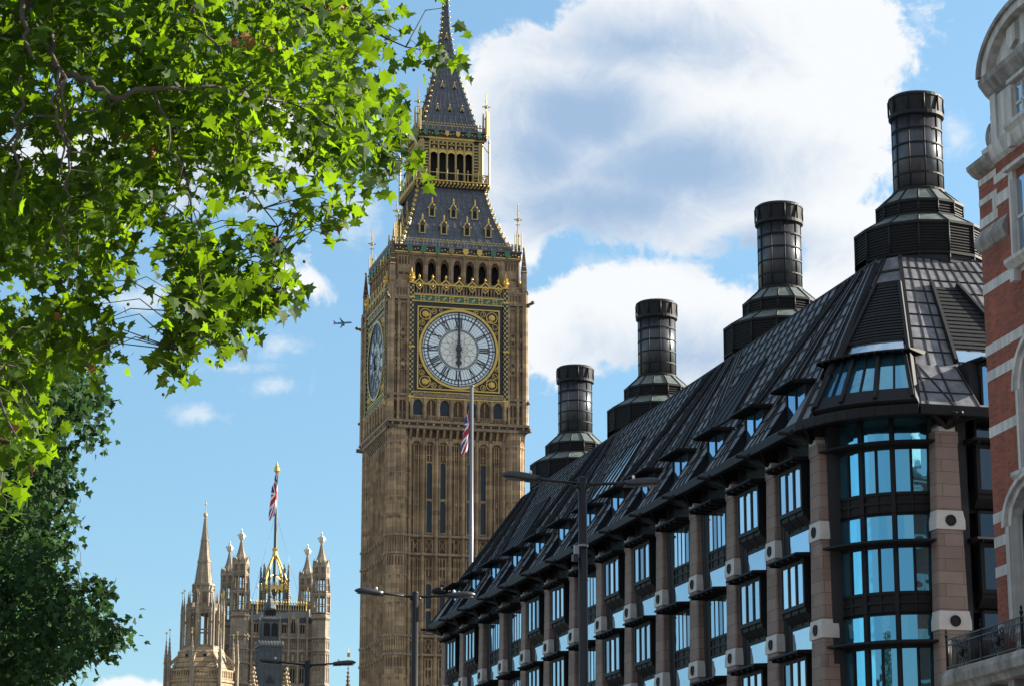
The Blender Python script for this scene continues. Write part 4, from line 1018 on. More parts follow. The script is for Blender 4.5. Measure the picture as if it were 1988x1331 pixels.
# corner dormer over the bow window
cd = MB(); cg2 = MB()
cgrid(cd, .20, 1.0, 19.3, 19.8, .30, 'bronze', 10, .20, .99, .3); cgrid(cg2, .22, .97, 19.8, 21.4, .22, 'bow_glass', 12, .24, .96, .03)
cgrid(cd, .2, 1.0, 21.4, 21.6, .3, 'bronze', 10, th=.3)
for f in (.21, .45, .72, .985): cd.bar(CF(f, 19.4, .28), CF(f + (.5 - f) * .06, 21.5, .28), .13, .2, 'bronze', (-.7, -.6, .4))
for f in (.33, .585, .85): cd.bar(CF(f, 19.8, .24), CF(f, 21.45, .24), .05, .1, 'bronze', (-.7, -.6, .4))
for f in (.18, 1.0): cd.bar(CF(f, 19.3, .12), CF(f, 21.6, .12), .06, .5, 'roof_seam', (-.7, -.6, .6))
nh_ = Vector((-.755, -.656, 0))
for i in range(12):                                  # curved awning shelf
    a_, b_ = .02 + 1.06 * i / 12, .02 + 1.06 * (i + 1) / 12
    A1, B1_, A0, B0 = CF(a_, 21.6) + nh_ * .75, CF(b_, 21.6) + nh_ * .75, CF(a_, 21.6) - nh_ * .5, CF(b_, 21.6) - nh_ * .5
    up_ = Vector((0, 0, 1)); cd.hexa([B1_, A1, A0, B0], [B1_ + up_ * .05, A1 + up_ * .05, A0 + up_ * .16, B0 + up_ * .16], 'bronze')
    cd.bar(A1 - up_ * .03, A0 - up_ * .02, .03, .07, 'bronze')
cgrid(cg2, .30, .93, 21.85, 22.3, .06, 'window_glass', 8, .32, .92)
cgrid(cd, .26, .96, 22.3, 25.0, .04, 'dark_void', 8, .42, .93)
for q in range(19):
    z = 22.35 + q * .14; f = q / 19; cgrid(cd, .27 + .15 * f, .955 - .03 * f, z, z + .08, .09, 'louvre', 8)
for i in range(8): cd.bar(CF(.24 + .73 * i / 8, 22.3, .1), CF(.24 + .73 * (i + 1) / 8, 22.3, .1), .1, .1, 'roof_seam'); cd.bar(CF(.41 + .53 * i / 8, 25.05, .08), CF(.41 + .53 * (i + 1) / 8, 25.05, .08), .12, .16, 'roof_seam')
for (p_, q_) in ((.23, .40), (.975, .945)): cd.bar(CF(p_, 21.7, .08), CF(q_, 25.05, .08), .12, .2, 'roof_seam', (-.7, -.6, .6))
cdo = cd.build('corner_dormer', off); cg2.build('window_pane', cdo)
# awning shelves on the far corner
fs_ = MB()
for i in range(10):
    a0_, a1_ = -math.pi * .5 + math.pi * i / 10, -math.pi * .5 + math.pi * (i + 1) / 10
    fs_.hexa([(1.4 * math.cos(a0_), 2.0 * math.sin(a0_), 0), (1.4 * math.cos(a1_), 2.0 * math.sin(a1_), 0), (0, 2.0 * math.sin(a1_), 0), (0, 2.0 * math.sin(a0_), 0)], [(1.4 * math.cos(a0_), 2.0 * math.sin(a0_), .1), (1.4 * math.cos(a1_), 2.0 * math.sin(a1_), .1), (0, 2.0 * math.sin(a1_), .1), (0, 2.0 * math.sin(a0_), .1)], 'bronze')
    fs_.bar((0, 2.0 * math.sin(a0_), -.04), (1.4 * math.cos(a0_), 2.0 * math.sin(a0_), -.04), .05, .08, 'bronze')
fs_.build('corner_awning', off, (1.2, L - 1.2, 21.4), math.pi * .75)
# end-slope louvre above the end dormer
m = MB()
ue = lambda z: uz(z) - .08
for q in range(16):
    z = 22.0 + q * .19; w = 1.3 - (z - 22.0) * .27; xc = (e0 + e1) / 2 + (z - 22) * .0
    m.hexa([(xc - w, ue(z), z), (xc + w, ue(z), z), (xc + w, ue(z) + .08, z), (xc - w, ue(z) + .08, z)], [(xc - w + .01, ue(z + .12), z + .12), (xc + w - .01, ue(z + .12), z + .12), (xc + w - .01, ue(z + .12) + .08, z + .12), (xc - w + .01, ue(z + .12) + .08, z + .12)], 'louvre')
for sg in (-1, 1): m.bar((xc + sg * 1.4, ue(21.3), 21.3), (xc + sg * .5, ue(25.1), 25.1), .12, .3, 'roof_seam', (0, -.7, .7))
m.build('roof_louvre', roof)
m = MB(); m.hexa([(xc - 1.25, ue(21.35), 21.35), (xc + 1.25, ue(21.35), 21.35), (xc + 1.25, ue(21.35) + .05, 21.35), (xc - 1.25, ue(21.35) + .05, 21.35)], [(xc - 1.15, ue(21.85), 21.85), (xc + 1.15, ue(21.85), 21.85), (xc + 1.15, ue(21.85) + .05, 21.85), (xc - 1.15, ue(21.85) + .05, 21.85)], 'window_glass'); m.build('skylight', roof)
# ---- chimneys
cm = MB(); n = 14; PH = math.pi / n
def ngon_drum(m, r, z0, z1, ribs=True, slats=True, core='louvre'):
    m.lathe([(r - .06, z0), (r - .06, z1)], n, core, ph=PH)
    if slats:
        k = int((z1 - z0) / .1)
        for q in range(k): z = z0 + (q + .5) * (z1 - z0) / k; m.lathe([(r - .07, z - .03), (r, z - .035), (r, z - .005), (r - .07, z + .03)], n, 'louvre', ph=PH)
    for i in range(n):
        a = PH + 2 * math.pi * i / n; m.tube([(r * math.cos(a), r * math.sin(a), z0), (r * math.cos(a), r * math.sin(a), z1)], .045, 5, 'roof_seam')
    for z in (z0, z1): m.lathe([(r - .05, z - .05), (r + .05, z - .05), (r + .05, z + .05), (r - .05, z + .05)], n, 'roof_seam', ph=PH)
def cone(m, r0, z0, r1, z1, mt):
    m.lathe([(r0, z0), (r1, z1)], n, mt, ph=PH)
    for i in range(n):
        a = PH + 2 * math.pi * i / n; m.tube([(r0 * math.cos(a), r0 * math.sin(a), z0), (r1 * math.cos(a), r1 * math.sin(a), z1)], .04, 5, 'roof_seam')
ngon_drum(cm, 2.52, 26.4, 26.75, slats=False, core='bronze_grey'); cone(cm, 2.52, 27.98, 1.66, 28.5, 'verdigris'); cone(cm, 1.66, 29.08, .98, 29.7, 'verdigris')
cm.lathe([(.93, 29.65), (.93, 32.75)], 32, 'chimney_panel', smooth=True)
for z in (29.7, 30.35, 30.95, 31.55, 32.15, 32.7): cm.lathe([(.92, z - .035), (.975, z - .03), (.975, z + .03), (.92, z + .035)], 32, 'roof_seam')
cm.lathe([(.95, 29.62), (1.02, 29.66), (1.02, 29.76), (.95, 29.8)], 32, 'roof_seam')
for i in range(10):
    a = .2 + 2 * math.pi * i / 10; cm.tube([(.94 * math.cos(a), .94 * math.sin(a), 29.7), (.94 * math.cos(a), .94 * math.sin(a), 32.7)], .03, 5, 'roof_seam')
ch0 = cm.build('chimney', off, (6.5, CH[0], 0))
m = MB(); ngon_drum(m, 2.52, 26.75, 27.95); m.build('louvre_drum', ch0)
m = MB(); ngon_drum(m, 1.66, 28.5, 29.05); m.build('upper_louvre', ch0)
m = MB(); m.lathe([(.97, 32.66), (1.06, 32.7), (1.06, 32.84), (.98, 32.86)], 32, 'roof_seam'); m.lathe([(.9, 32.8), (.9, 33.45)], 24, 'dark_void'); m.lathe([(1.0, 33.42), (1.06, 33.44), (1.05, 33.52), (.94, 33.6), (.3, 33.62)], 32, 'roof_seam', smooth=False)
m.lathe([(.97, 32.8), (1.03, 33.45)], 32, 'louvre')
for i in range(10): a = .2 + 2 * math.pi * i / 10; m.tube([(1.04 * math.cos(a), 1.04 * math.sin(a), 32.84), (1.05 * math.cos(a), 1.05 * math.sin(a), 33.46)], .04, 5, 'roof_seam')
m.build('chimney_cap', ch0)
for c in CH[1:]: copyt(ch0, off, (6.5, c, 0))

# some panes differ: a drawn blind, a dark room
vr_ = random.Random(4)
BL_ = {}
for o in list(off.children):
    if not o.name.startswith(('oriel_window', 'flush_window')): continue
    for ch in o.children:
        if not ch.name.startswith('window_pane') or ch.data.materials[0].name != 'window_glass': continue
        q = vr_.random()
        if q > .5: continue
        v_ = int(q * 12); key = (o.name.split('_')[0], v_)
        if key not in BL_:
            m_ = ch.data.copy(); m_.materials.append(MATS['pane_dim']); m_.materials.append(MATS['pane_blind']); n_ = len(m_.polygons) // 6
            for i_, p_ in enumerate(m_.polygons): p_.material_index = 1 if (i_ // 6) == v_ % n_ else (2 if v_ > 3 and (i_ // 6) == (v_ + 1) % n_ else 0)
            BL_[key] = m_
        ch.data = BL_[key]
# ================================================================== red brick building (local y = 0 at its far corner, building runs towards the camera)
BRO = Vector((12.07, 62.0, 0)); BTH = R(12)
br = thing('brick_building', BRO, BTH, 'red brick building with white stone bands and a curved pediment beside the dark office block', 'building')
BL = -13.0
m = MB(); m.box(0, 11, BL, 0, 0, 21.2, 'brickwork')
m.build('wall', br)
m = MB()
def band(z0, z1, ya=0.012, yb=BL, x=-.012): m.box(x, 11, yb, ya, z0, z1, 'portland')
for zt in (18.18, 16.58, 15.92, 14.48, 12.28, 11.98 - .3, 10.93, 9.5): band(zt - .26, zt)
for i, (z0, z1) in enumerate(((20.81, 20.98), (20.28, 20.44), (19.68, 19.92))):
    band(z0, z1, .012, -1.16); m.box(-.012, .5, BL, -1.0, z0 + .3, z1 + .36, 'portland')
m.box(-.014, .5, -1.1, -.86, 19.7, 20.28, 'portland')
m.build('stone_band', br)
m = MB()                                             # cornice and ledges
m.pxz([(0, 21.05), (-.12, 21.12), (-.26, 21.26), (-.28, 21.36), (0, 21.52), (4, 21.52), (4, 21.05)], -1.1, .12, 'portland_dirty')
m.pxz([(0, 21.1), (-.1, 21.2), (-.18, 21.42), (-.2, 21.55), (0, 21.68), (4, 21.68), (4, 21.1)], BL, -.75, 'portland')
m.pxz([(0, 19.02), (-.06, 19.05), (-.15, 19.25), (-.16, 19.34), (0, 19.62), (1, 19.62), (1, 19.02)], -1.75, .08, 'portland_dirty')
m.build('cornice', br)
m = MB()                                             # stone gable storey with segmental pediment
m.box(.0, 3, -6.2, -1.1, 21.6, 23.0, 'portland')
for yy_ in (-1.1, -2.3): m.box(-.06, .4, yy_ - .35, yy_, 21.65, 22.95, 'portland')
m.pxz([(0, 22.85), (-.12, 22.95), (-.3, 23.2), (-.32, 23.34), (0, 23.4), (3, 23.4), (3, 22.85)], -6.3, -.98, 'portland_dirty')
arc_ = [(-3.55 + 2.55 * math.cos(t), 23.38 + 1.3 * math.sin(t)) for t in [math.pi * i / 20 for i in range(21)]]
arc_i = [(-3.55 + 2.05 * math.cos(t), 23.38 + .98 * math.sin(t)) for t in [math.pi * i / 20 for i in range(21)]]
m.pyz([(p[0], p[1]) for p in arc_i], -.05, 3, 'portland')
for i in range(20):
    a, b, c, d = arc_[i], arc_[i + 1], arc_i[i + 1], arc_i[i]
    m.pyz([a, b, c, d], -.3, 3, 'portland')
    mid = lambda p, q, f: (p[0] + (q[0] - p[0]) * f, p[1] + (q[1] - p[1]) * f)
    m.pyz([a, b, mid(b, c, .35), mid(a, d, .35)], -.38, -.3, 'portland_dirty')
m.box(-.2, 1.2, -5.2, -3.85, 23.4, 26.5, 'portland'); m.box(-.35, 1.3, -5.35, -3.72, 24.62, 24.85, 'portland_dirty')
m.pyz([(-3.1, 23.75), (-2.75, 23.6), (-2.55, 23.85), (-2.6, 24.15), (-3.1, 24.2)], -.17, -.04, 'portland')   # carved shield
m.lathe([(.42, -.0)] * 0 or [(.001, 21.9), (.001, 21.95)], 6, 'portland', .2, -.8)
for (yc, zc, r) in ((-.78, 21.98, .32), (-.98, 22.42, .16)):                       # scroll volutes at the end of the gable
    m.T = Matrix.Translation((.05, yc, zc)) @ Matrix.Rotation(math.pi / 2, 4, 'Y'); m.lathe([(r, 0), (r, .3), (r * .7, .34), (r * .7, .28), (r * .3, .28), (r * .3, .36)], 20, 'portland_dirty'); m.T = None
m.box(.05, .35, -1.2, -.7, 21.6, 22.3, 'portland')
m.build('gable', br)
def window(nm, y0, y1, z0, z1, arch=0.0, fr=.25, proud=.12):
    f = MB(); yc = (y0 + y1) / 2
    f.box(-proud, .3, y0 - fr, y0, z0 - .1, z1 + (0 if arch else fr), 'portland'); f.box(-proud, .3, y1, y1 + fr, z0 - .1, z1 + (0 if arch else fr), 'portland')
    f.box(-proud - .06, .3, y0 - fr * .5, y0 - .02, z0, z1, 'portland'); f.box(-proud - .06, .3, y1 + .02, y1 + fr * .5, z0, z1, 'portland')
    f.pxz([(-.3, z0 - .12), (-.3, z0 - .02), (.2, z0 + .04), (.2, z0 - .3), (-.15, z0 - .28)], y0 - fr - .1, y1 + fr + .1, 'portland')
    for yy_ in (y0 - .12, y1 + .12): f.box(-.2, .1, yy_ - .12, yy_ + .12, z0 - .6, z0 - .28, 'portland')
    if arch:
        N_ = 14; w = (y1 - y0) / 2
        for i in range(N_):
            t0, t1 = math.pi * i / N_, math.pi * (i + 1) / N_
            for (ra, rb, pr) in ((1, 1 + fr / w * .6, proud), (1 + fr / w * .6, 1 + fr / w, proud + .1)):
                f.pyz([(yc + w * ra * math.cos(t0), z1 + arch * ra * math.sin(t0)), (yc + w * rb * math.cos(t0), z1 + arch * rb * math.sin(t0)), (yc + w * rb * math.cos(t1), z1 + arch * rb * math.sin(t1)), (yc + w * ra * math.cos(t1), z1 + arch * ra * math.sin(t1))], -pr, .3, 'portland')
    else: f.pxz([(-proud - .12, z1 + fr), (-proud - .12, z1 + fr + .1), (.2, z1 + fr + .14), (.2, z1 + fr)], y0 - fr - .06, y1 + fr + .06, 'portland')
    for q in range(4): yy_ = y0 + (y1 - y0) * q / 3; f.box(-.05, .2, yy_ - .04, yy_ + .04, z0, z1 + arch * .6, 'white_concrete')
    for zz in (z0 + .05, (z0 + z1) / 2): f.box(-.05, .2, y0, y1, zz - .04, zz + .04, 'white_concrete')
    o = f.build(nm, br)
    gg = MB()
    if arch: gg.pyz([(y1, z0)] + [((y0 + y1) / 2 + (y1 - y0) / 2 * math.cos(math.pi * i / 10), z1 + arch * math.sin(math.pi * i / 10)) for i in range(11)] + [(y0, z0)], -.02, .0, 'dark_glass')
    else: gg.box(-.02, .0, y0, y1, z0, z1, 'window_glass')
    gg.build('window_pane', o)
window('window', -4.2, -2.4, 18.3, 20.3)
window('gable_window', -4.0, -2.62, 21.72, 22.65, fr=.1, proud=.07)
window('arched_window', -4.3, -2.25, 13.0, 15.0, 1.0, .3)
window('arched_window', -4.5, -1.75, 9.2, 11.7, .9, .38, .3)
m = MB()                                             # balcony slab on mouldings
m.pxz([(.2, 7.2), (-.5, 7.3), (-.75, 7.75), (-1.25, 7.82), (-1.3, 7.95), (-1.42, 8.0), (-1.45, 8.2), (-1.38, 8.36), (.2, 8.38)], BL, .38, 'portland_dirty')
m.pxz([(.2, 5.2), (-.3, 5.2), (-.35, 7.2), (.2, 7.2)], BL, .1, 'portland')
for q in range(9): m.pyz([(-.2 - q * 1.4, 7.0), (-.2 - q * 1.4, 7.8), (-.55 - q * 1.4, 7.8), (-.55 - q * 1.4, 6.8)], -1.1, -.2, 'portland_dirty')
bal = m.build('balcony', br)
m = MB()
def railing(p, q):
    p, q = Vector(p), Vector(q); n_ = max(2, int((q - p).length / .085)); d = (q - p) / n_
    for i in range(n_ + 1):
        b = p + d * i
        m.tube([b, b + Vector((0, 0, .72))], .014 if (i // 8) % 2 == 0 else .008, 4, 'iron_rail')
    for z in (.06, .74, .6): m.bar(p + Vector((0, 0, z)), q + Vector((0, 0, z)), .03, .03, 'iron_rail')
    k = 0
    for i in range(0, n_ - 7, 8):
        k += 1
        if k % 2: continue
        c = p + d * (i + 4); ax = (q - p).normalized()
        for (rr, dz, dx) in ((.26, .34, 0), (.16, .34, 0), (.09, .55, .2), (.09, .55, -.2), (.09, .16, .22), (.09, .16, -.22), (.05, .34, 0)):
            path = [c + ax * (dx + rr * math.cos(t)) + Vector((0, 0, dz + rr * math.sin(t))) for t in [2 * math.pi * s_ / 12 for s_ in range(13)]]
            m.tube(path, .026, 4, 'iron_rail')
        for t in range(8):
            a = math.pi * t / 4; m.tube([c + Vector((0, 0, .34)) + (ax * math.cos(a) + Vector((0, 0, math.sin(a)))) * .06, c + Vector((0, 0, .34)) + (ax * math.cos(a + .3) + Vector((0, 0, math.sin(a + .3)))) * .25], [.03, .012], 4, 'iron_rail')
        m.ball(c + Vector((-.05, 0, .34)), .1, 'iron_rail', 6)
    for e in (p, q): m.lathe([(.03, e.z), (.03, e.z + .8), (.055, e.z + .84), (.02, e.z + .9), (.04, e.z + .95), (.005, e.z + 1.02)], 6, 'iron_rail', e.x, e.y)
railing((-1.3, .22, 8.38), (-1.3, -2.0, 8.38)); railing((-1.3, -2.0, 8.38), (-1.3, -4.4, 8.38)); railing((-1.3, -4.4, 8.38), (-1.3, -8.6, 8.38)); railing((-1.3, .22, 8.38), (0, .22, 8.38))
m.build('railing', bal)
# ================================================================== palace beyond: square royal tower, octagonal spire, slate turret
VT = MB
def octa(m, cx, cy, ap, z0, z1, mt): m.pxy(octpts(cx, cy, ap), z0, z1, mt)
def octcone(m, cx, cy, a0, z0, a1, z1, mt):
    b = octpts(cx, cy, a0); t = octpts(cx, cy, max(a1, .02)); m.add([(p[0], p[1], z0) for p in b] + [(p[0], p[1], z1) for p in t], [tuple(range(7, -1, -1)), tuple(range(8, 16))] + [(i, (i + 1) % 8, (i + 1) % 8 + 8, i + 8) for i in range(8)], mt)
def lantern_stage(m, cx, cy, ap, z0, z1, mt, zt=None, w=.26):   # open arches on eight posts
    P = octpts(cx, cy, ap)
    for i in range(8):
        a, b = Vector((*P[i], 0)), Vector((*P[(i + 1) % 8], 0)); 
        m.lathe([(w * ap * .55, z0), (w * ap * .55, z1)], 6, mt, P[i][0], P[i][1])
        d = (b - a); mid = (a + b) / 2; ang = math.atan2(d.y, d.x)
        m.T = Matrix.Translation(mid) @ Matrix.Rotation(ang, 4, 'Z'); hl = d.length / 2
        m.spandrel(-hl, hl, z1 - hl * 1.5, z1 - hl * .35, z1, -.12, .12, mt)
        m.box(-.07, .07, -.1, .1, z0, z1, mt); m.box(-hl, hl, -.09, .09, z0 + (z1 - z0) * .42, z0 + (z1 - z0) * .46, mt)
        m.T = None
    octa(m, cx, cy, ap + .25, z1, z1 + .5, mt); octa(m, cx, cy, ap + .12, z0 - .3, z0, mt)
vt = thing('royal_tower', (-57.0, 597.5, 0), TH, 'distant square stone tower with four open corner turrets and gilded iron crown', 'tower')
m = MB(); HB = 9.6
m.box(-HB + 1, HB - 1, -HB + 1, HB - 1, 0, 76.0, 'palace_stone')
def vside(mb, k):
    y = -HB + 1
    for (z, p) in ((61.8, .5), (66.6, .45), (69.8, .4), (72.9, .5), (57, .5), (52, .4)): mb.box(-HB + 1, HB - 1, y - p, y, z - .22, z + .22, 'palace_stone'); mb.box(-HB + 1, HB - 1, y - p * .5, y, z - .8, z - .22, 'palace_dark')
    for i in range(7):
        x = -6.6 + i * 2.2
        mb.box(x - .22, x + .22, y - .55, y, 40, 79.0 - (i % 2) * 1.5, 'palace_stone'); octcone(mb, x, y - .3, .24, 79.0 - (i % 2) * 1.5, .02, 81.0 - (i % 2) * 1.5, 'palace_stone')
    for i in range(6):
        x = -5.5 + i * 2.2
        for (z0, z1) in ((62.4, 65.8), (74.0, 76.2), (52.6, 56.2)):
            for dx in (-.48, .1): mb.box(x + dx, x + dx + .4, y - .06, y + .02, z0, z1, 'dark_void'); mb.spandrel(x + dx, x + dx + .4, z1 - .5, z1 - .05, z1 + .1, y - .2, y, 'palace_stone', 2)
        for dx in (-.7, .7): mb.box(x + dx - .06, x + dx + .06, y - .25, y, 62, 73, 'palace_stone')
        if i in (1, 4): mb.pxz([(x - 1.2, 76.4), (x + 1.2, 76.4), (x, 79.2)], y - .3, y + .2, 'palace_stone'); mb.box(x - .35, x + .35, y - .35, y, 74.6, 77.2, 'dark_void'); mb.box(x - .05, x + .05, y - .4, y, 74.6, 77.2, 'palace_stone')
        for q in range(3): mb.box(x - .75 + q * .5, x - .5 + q * .5, y - .04, y + .01, 70.3, 72.2, 'palace_dark')
        mb.box(x - .8, x + .8, y - .02, y + .02, 67.2, 69.2, 'palace_dark'); mb.box(x - .3, x + .3, y - .1, y + .02, 67.5, 69, 'palace_stone')
    mb.box(-HB + 1.5, HB - 1.5, y - .2, y + .3, 76.0, 76.4, 'palace_stone')
four(vside, m); m.build('wall', vt)
m = MB(); m.frus(8.3, 76.0, 6.4, 80.6, 'palace_roof'); 
def ironside(mb, k):
    mb.box(-6.6, 6.6, -6.75, -6.0, 80.5, 80.9, 'black_iron')
    for i in range(23):
        x = -6.6 + i * .6; mb.lathe([(.06, 79.4), (.16, 79.7), (.09, 80.5), (.09, 81.2), (.22, 81.4), (.02, 81.9)], 5, 'gold', x, -6.7)
        mb.box(x - .2, x + .2, -6.78, -6.7, 80.95, 81.05, 'gold')
    mb.lathe([(.1, 76.5), (.08, 84.6), (.25, 84.8), (.03, 85.6)], 5, 'gold_pale', -5.2, -7.2)
four(ironside, m); m.build('roof', vt)
m = MB(); cxx = .4
m.box(-3.0, 3.0, -3.0, 3.0, 80.9, 81.4, 'black_iron')
def crown(mb, k):
    for x in (-3.5, -2.1, 2.1, 3.5) if True else ():
        mb.lathe([(.32, 81), (.28, 87.2), (.45, 87.4), (.3, 88.2), (.12, 90.6), (.2, 90.8), (.02, 91.4)], 6, 'cast_iron_grey', x, -3.5)
        for z in [81.5 + .55 * q for q in range(10)]: mb.ball((x, -3.78, z), .14, 'gold', 4)
    for i in range(3):
        a, b = (-2.1, 2.1) if i == 1 else ((-3.5, -2.1) if i == 0 else (2.1, 3.5))
        mb.spandrel(a, b, 84.0, 85.2, 86.0, -3.6, -3.4, 'gold')
    for i in range(9): mb.lathe([(.05, 86.0), (.2, 86.3), (.05, 87.0)], 5, 'gold', -3.2 + i * .8, -3.5)
    for x in (-1.2, 0, 1.2): mb.box(x - .08, x + .08, -3.55, -3.4, 81.2, 85, 'black_iron')
    mb.box(-3.5, 3.5, -3.6, -3.4, 82.6, 82.75, 'gold'); mb.box(-3.5, 3.5, -3.6, -3.4, 85.9, 86.1, 'gold')
    pts = [(-3.4, -3.4, 86.2), (-2.5, -2.5, 88.6), (-1.5, -1.5, 91.2), (-.6, -.6, 93.2), (-.3, -.3, 94.0)]
    for p, q in zip(pts, pts[1:]): mb.bar(p, q, .34, .45, 'gold')
    pts = [(-3.0, -3.0, 86.2), (-2.3, -2.3, 87.8), (-1.3, -1.3, 88.6), (-.4, -.4, 88.9)]
    for p, q in zip(pts, pts[1:]): mb.bar(p, q, .2, .3, 'gold')
four(crown, m); m.lathe([(.5, 92.6), (.85, 93.6), (.7, 94.6), (.95, 95.2), (.4, 95.6)], 8, 'gold'); m.v = [(p[0] * .84, p[1] * .84, p[2]) for p in m.v]; m.build('iron_crown', vt)
m = MB(); m.lathe([(.55, 81), (.42, 95), (.34, 108), (.22, 113.6)], 10, 'cast_iron_grey'); m.lathe([(.3, 113.6), (.75, 114.3), (.7, 115.0), (.35, 115.5), (.1, 116.6)], 8, 'gold')
for (x, y) in ((-6, -2), (6.5, -2)): m.tube([(0, 0, 104), (x, y, 81)], .035, 4, 'pole_grey')
m.build('flagpole', vt)
m = MB()
octa(m, 0, 0, 2.0, 0, 78.4, 'palace_stone')
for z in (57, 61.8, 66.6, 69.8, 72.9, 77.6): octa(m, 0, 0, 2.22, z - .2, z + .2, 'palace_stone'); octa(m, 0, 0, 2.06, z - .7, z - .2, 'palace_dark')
for i in range(8):
    m.T = RZ(i * math.pi / 4)
    for (z0, z1) in ((62.4, 66), (67, 69.3), (70.3, 72.2), (57.6, 61)):
        for dx in (-.42, .42): m.box(dx - .2, dx + .2, -2.03, -1.9, z0 + (z1 - z0) * .72, z1 - .1, 'palace_dark'); m.spandrel(dx - .28, dx + .28, z1 - .6, z1 - .1, z1, -2.12, -1.95, 'palace_stone', 2)
        for dx in (-.75, 0, .75): m.box(dx - .07, dx + .07, -2.14, -1.9, z0, z1, 'palace_stone')
m.T = None
lantern_stage(m, 0, 0, 1.95, 78.9, 83.0, 'palace_stone'); lantern_stage(m, 0, 0, 1.7, 84.0, 87.2, 'palace_stone')
for i in range(8): octcone(m, 2.15 * math.cos(i * .785 + .39), 2.15 * math.sin(i * .785 + .39), .16, 83.2, .02, 86.4, 'palace_stone')
octa(m, 0, 0, 1.95, 87.6, 90.0, 'palace_stone')
for i in range(8):
    m.T = RZ(i * math.pi / 4); m.pxz([(-.75, 89.6), (.75, 89.6), (0, 91.3)], -2.05, -1.5, 'palace_stone'); m.box(-.4, .4, -1.99, -1.9, 88.2, 89.6, 'palace_dark'); m.T = None
    octcone(m, 1.95 * math.cos(i * .785 + .39), 1.95 * math.sin(i * .785 + .39), .14, 89.5, .02, 91.8, 'palace_stone')
tpos = [(-HB, -HB), (HB, -HB), (HB, HB), (-HB, HB)]
tur = m.build('turret', vt, (*tpos[0], 0))
m = MB(); pr = [(90, 1.75), (91.5, 1.2), (92.8, .75), (94.2, .42), (95.4, .25)]
for (z0, a0), (z1, a1) in zip(pr, pr[1:]): octcone(m, 0, 0, a0, z0, a1, z1, 'palace_stone')
for j in range(10):
    z = 90.3 + j * .5; a = rw(z, pr)
    for i in range(8): m.ball((a * 1.08 * math.cos(i * .785 + .39), a * 1.08 * math.sin(i * .785 + .39), z), .11, 'palace_stone', 4)
m.build('turret_cap', tur)
m = MB(); m.lathe([(.2, 95.3), (.35, 95.5), (.7, 95.9), (.8, 96.4), (.7, 96.9), (.35, 97.3), (.12, 97.5), (.2, 97.8), (.03, 98.3)], 10, 'gilt_white')
for i in range(6): m.ball((.8 * math.cos(i), .8 * math.sin(i), 96.4 + .3 * (i % 2)), .24, 'gilt_white', 5)
m.build('gilt_finial', tur)
for p in tpos[1:]: copyt(tur, vt, (*p, 0))
# octagonal spire of the palace lobby
cs_ = thing('palace_spire', (-60.2, 486, 0), TH, 'octagonal stone lantern and tall crocketed spire ringed by pinnacles, left of the square royal tower', 'spire')
m = MB(); octa(m, 0, 0, 6.2, 0, 52.0, 'palace_stone_warm'); octcone(m, 0, 0, 6.3, 52, 3.9, 58.2, 'palace_stone_warm'); octa(m, 0, 0, 3.6, 55, 58.6, 'palace_stone')
octa(m, 0, 0, 6.45, 51.4, 51.8, 'palace_stone_warm')
for i in range(8):
    m.T = RZ(i * math.pi / 4)
    for q in range(9): m.box(-2.3 + q * .55, -2.1 + q * .55, -6.3, -6.1, 52, 53.6, 'palace_stone_warm')
    m.box(-2.6, 2.6, -6.35, -6.05, 53.5, 53.8, 'palace_stone_warm')
    for x in (-1.5, 0, 1.5): m.box(x - .5, x + .5, -6.24, -6.1, 47, 50.4, 'dark_void'); m.spandrel(x - .7, x + .7, 49.3, 50.5, 51, -6.4, -6.1, 'palace_stone_warm'); m.box(x - .06, x + .06, -6.34, -6.1, 47, 50.3, 'palace_stone_warm')
    m.pxz([(-.5, 55.2), (.5, 55.2), (.5, 57.0), (0, 57.6), (-.5, 57.0)], -4.6, -3.6, 'palace_stone'); m.box(-.3, .3, -4.65, -4.5, 55.3, 56.8, 'dark_void')
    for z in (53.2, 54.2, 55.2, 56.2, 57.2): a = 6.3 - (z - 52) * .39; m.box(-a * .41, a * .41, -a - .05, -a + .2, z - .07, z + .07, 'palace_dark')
m.T = None
for i in range(8):
    a = math.pi / 8 + i * math.pi / 4; c, s = math.cos(a), math.sin(a)
    for r, z0, z1, zt, w in ((4.15, 52, 64.8, 68.2, .26), (7.1, 44, 55.5, 60.4, .36)):
        octa(m, r * c, r * s, w, z0, z1, 'palace_stone'); octcone(m, r * c, r * s, w * 1.1, z1, .03, zt, 'palace_stone')
        for q in range(6): z = z1 + (zt - z1) * q / 6; m.ball((r * c, r * s, z), w * (1.35 - q * .18), 'palace_stone', 4)
        m.tube([(r * c, r * s, zt - .2), (r * c, r * s, zt + 1.2)], .04, 4, 'gold_pale'); m.bar((r * c - .25, r * s, zt + 1.0), (r * c + .2, r * s, zt + 1.0), .05, .3, 'gold')
    m.bar((3.2 * c, 3.2 * s, 63.6), (4.15 * c, 4.15 * s, 62.6), .2, .3, 'palace_stone'); m.bar((3.6 * c, 3.6 * s, 57.8), (7.1 * c, 7.1 * s, 54.5), .3, .5, 'palace_stone_warm')
    for q in range(9): f = q / 9; m.box((3.8 + 2.7 * f) * c - .12, (3.8 + 2.7 * f) * c + .12, (3.8 + 2.7 * f) * s - .12, (3.8 + 2.7 * f) * s + .12, 57.8 - 5 * f, 58.5 - 5 * f, 'palace_stone')
m.build('base', cs_)
m = MB(); P_ = octpts(0, 0, 2.75)
lantern_stage(m, 0, 0, 2.75, 58.8, 65.4, 'palace_stone', w=.24)
for i in range(8):
    a = math.pi / 8 + i * math.pi / 4; m.lathe([(.42, 58.4), (.42, 66.2)], 6, 'palace_stone', 2.95 * math.cos(a), 2.95 * math.sin(a)); octcone(m, 2.95 * math.cos(a), 2.95 * math.sin(a), .3, 66.2, .02, 69.4, 'palace_stone')
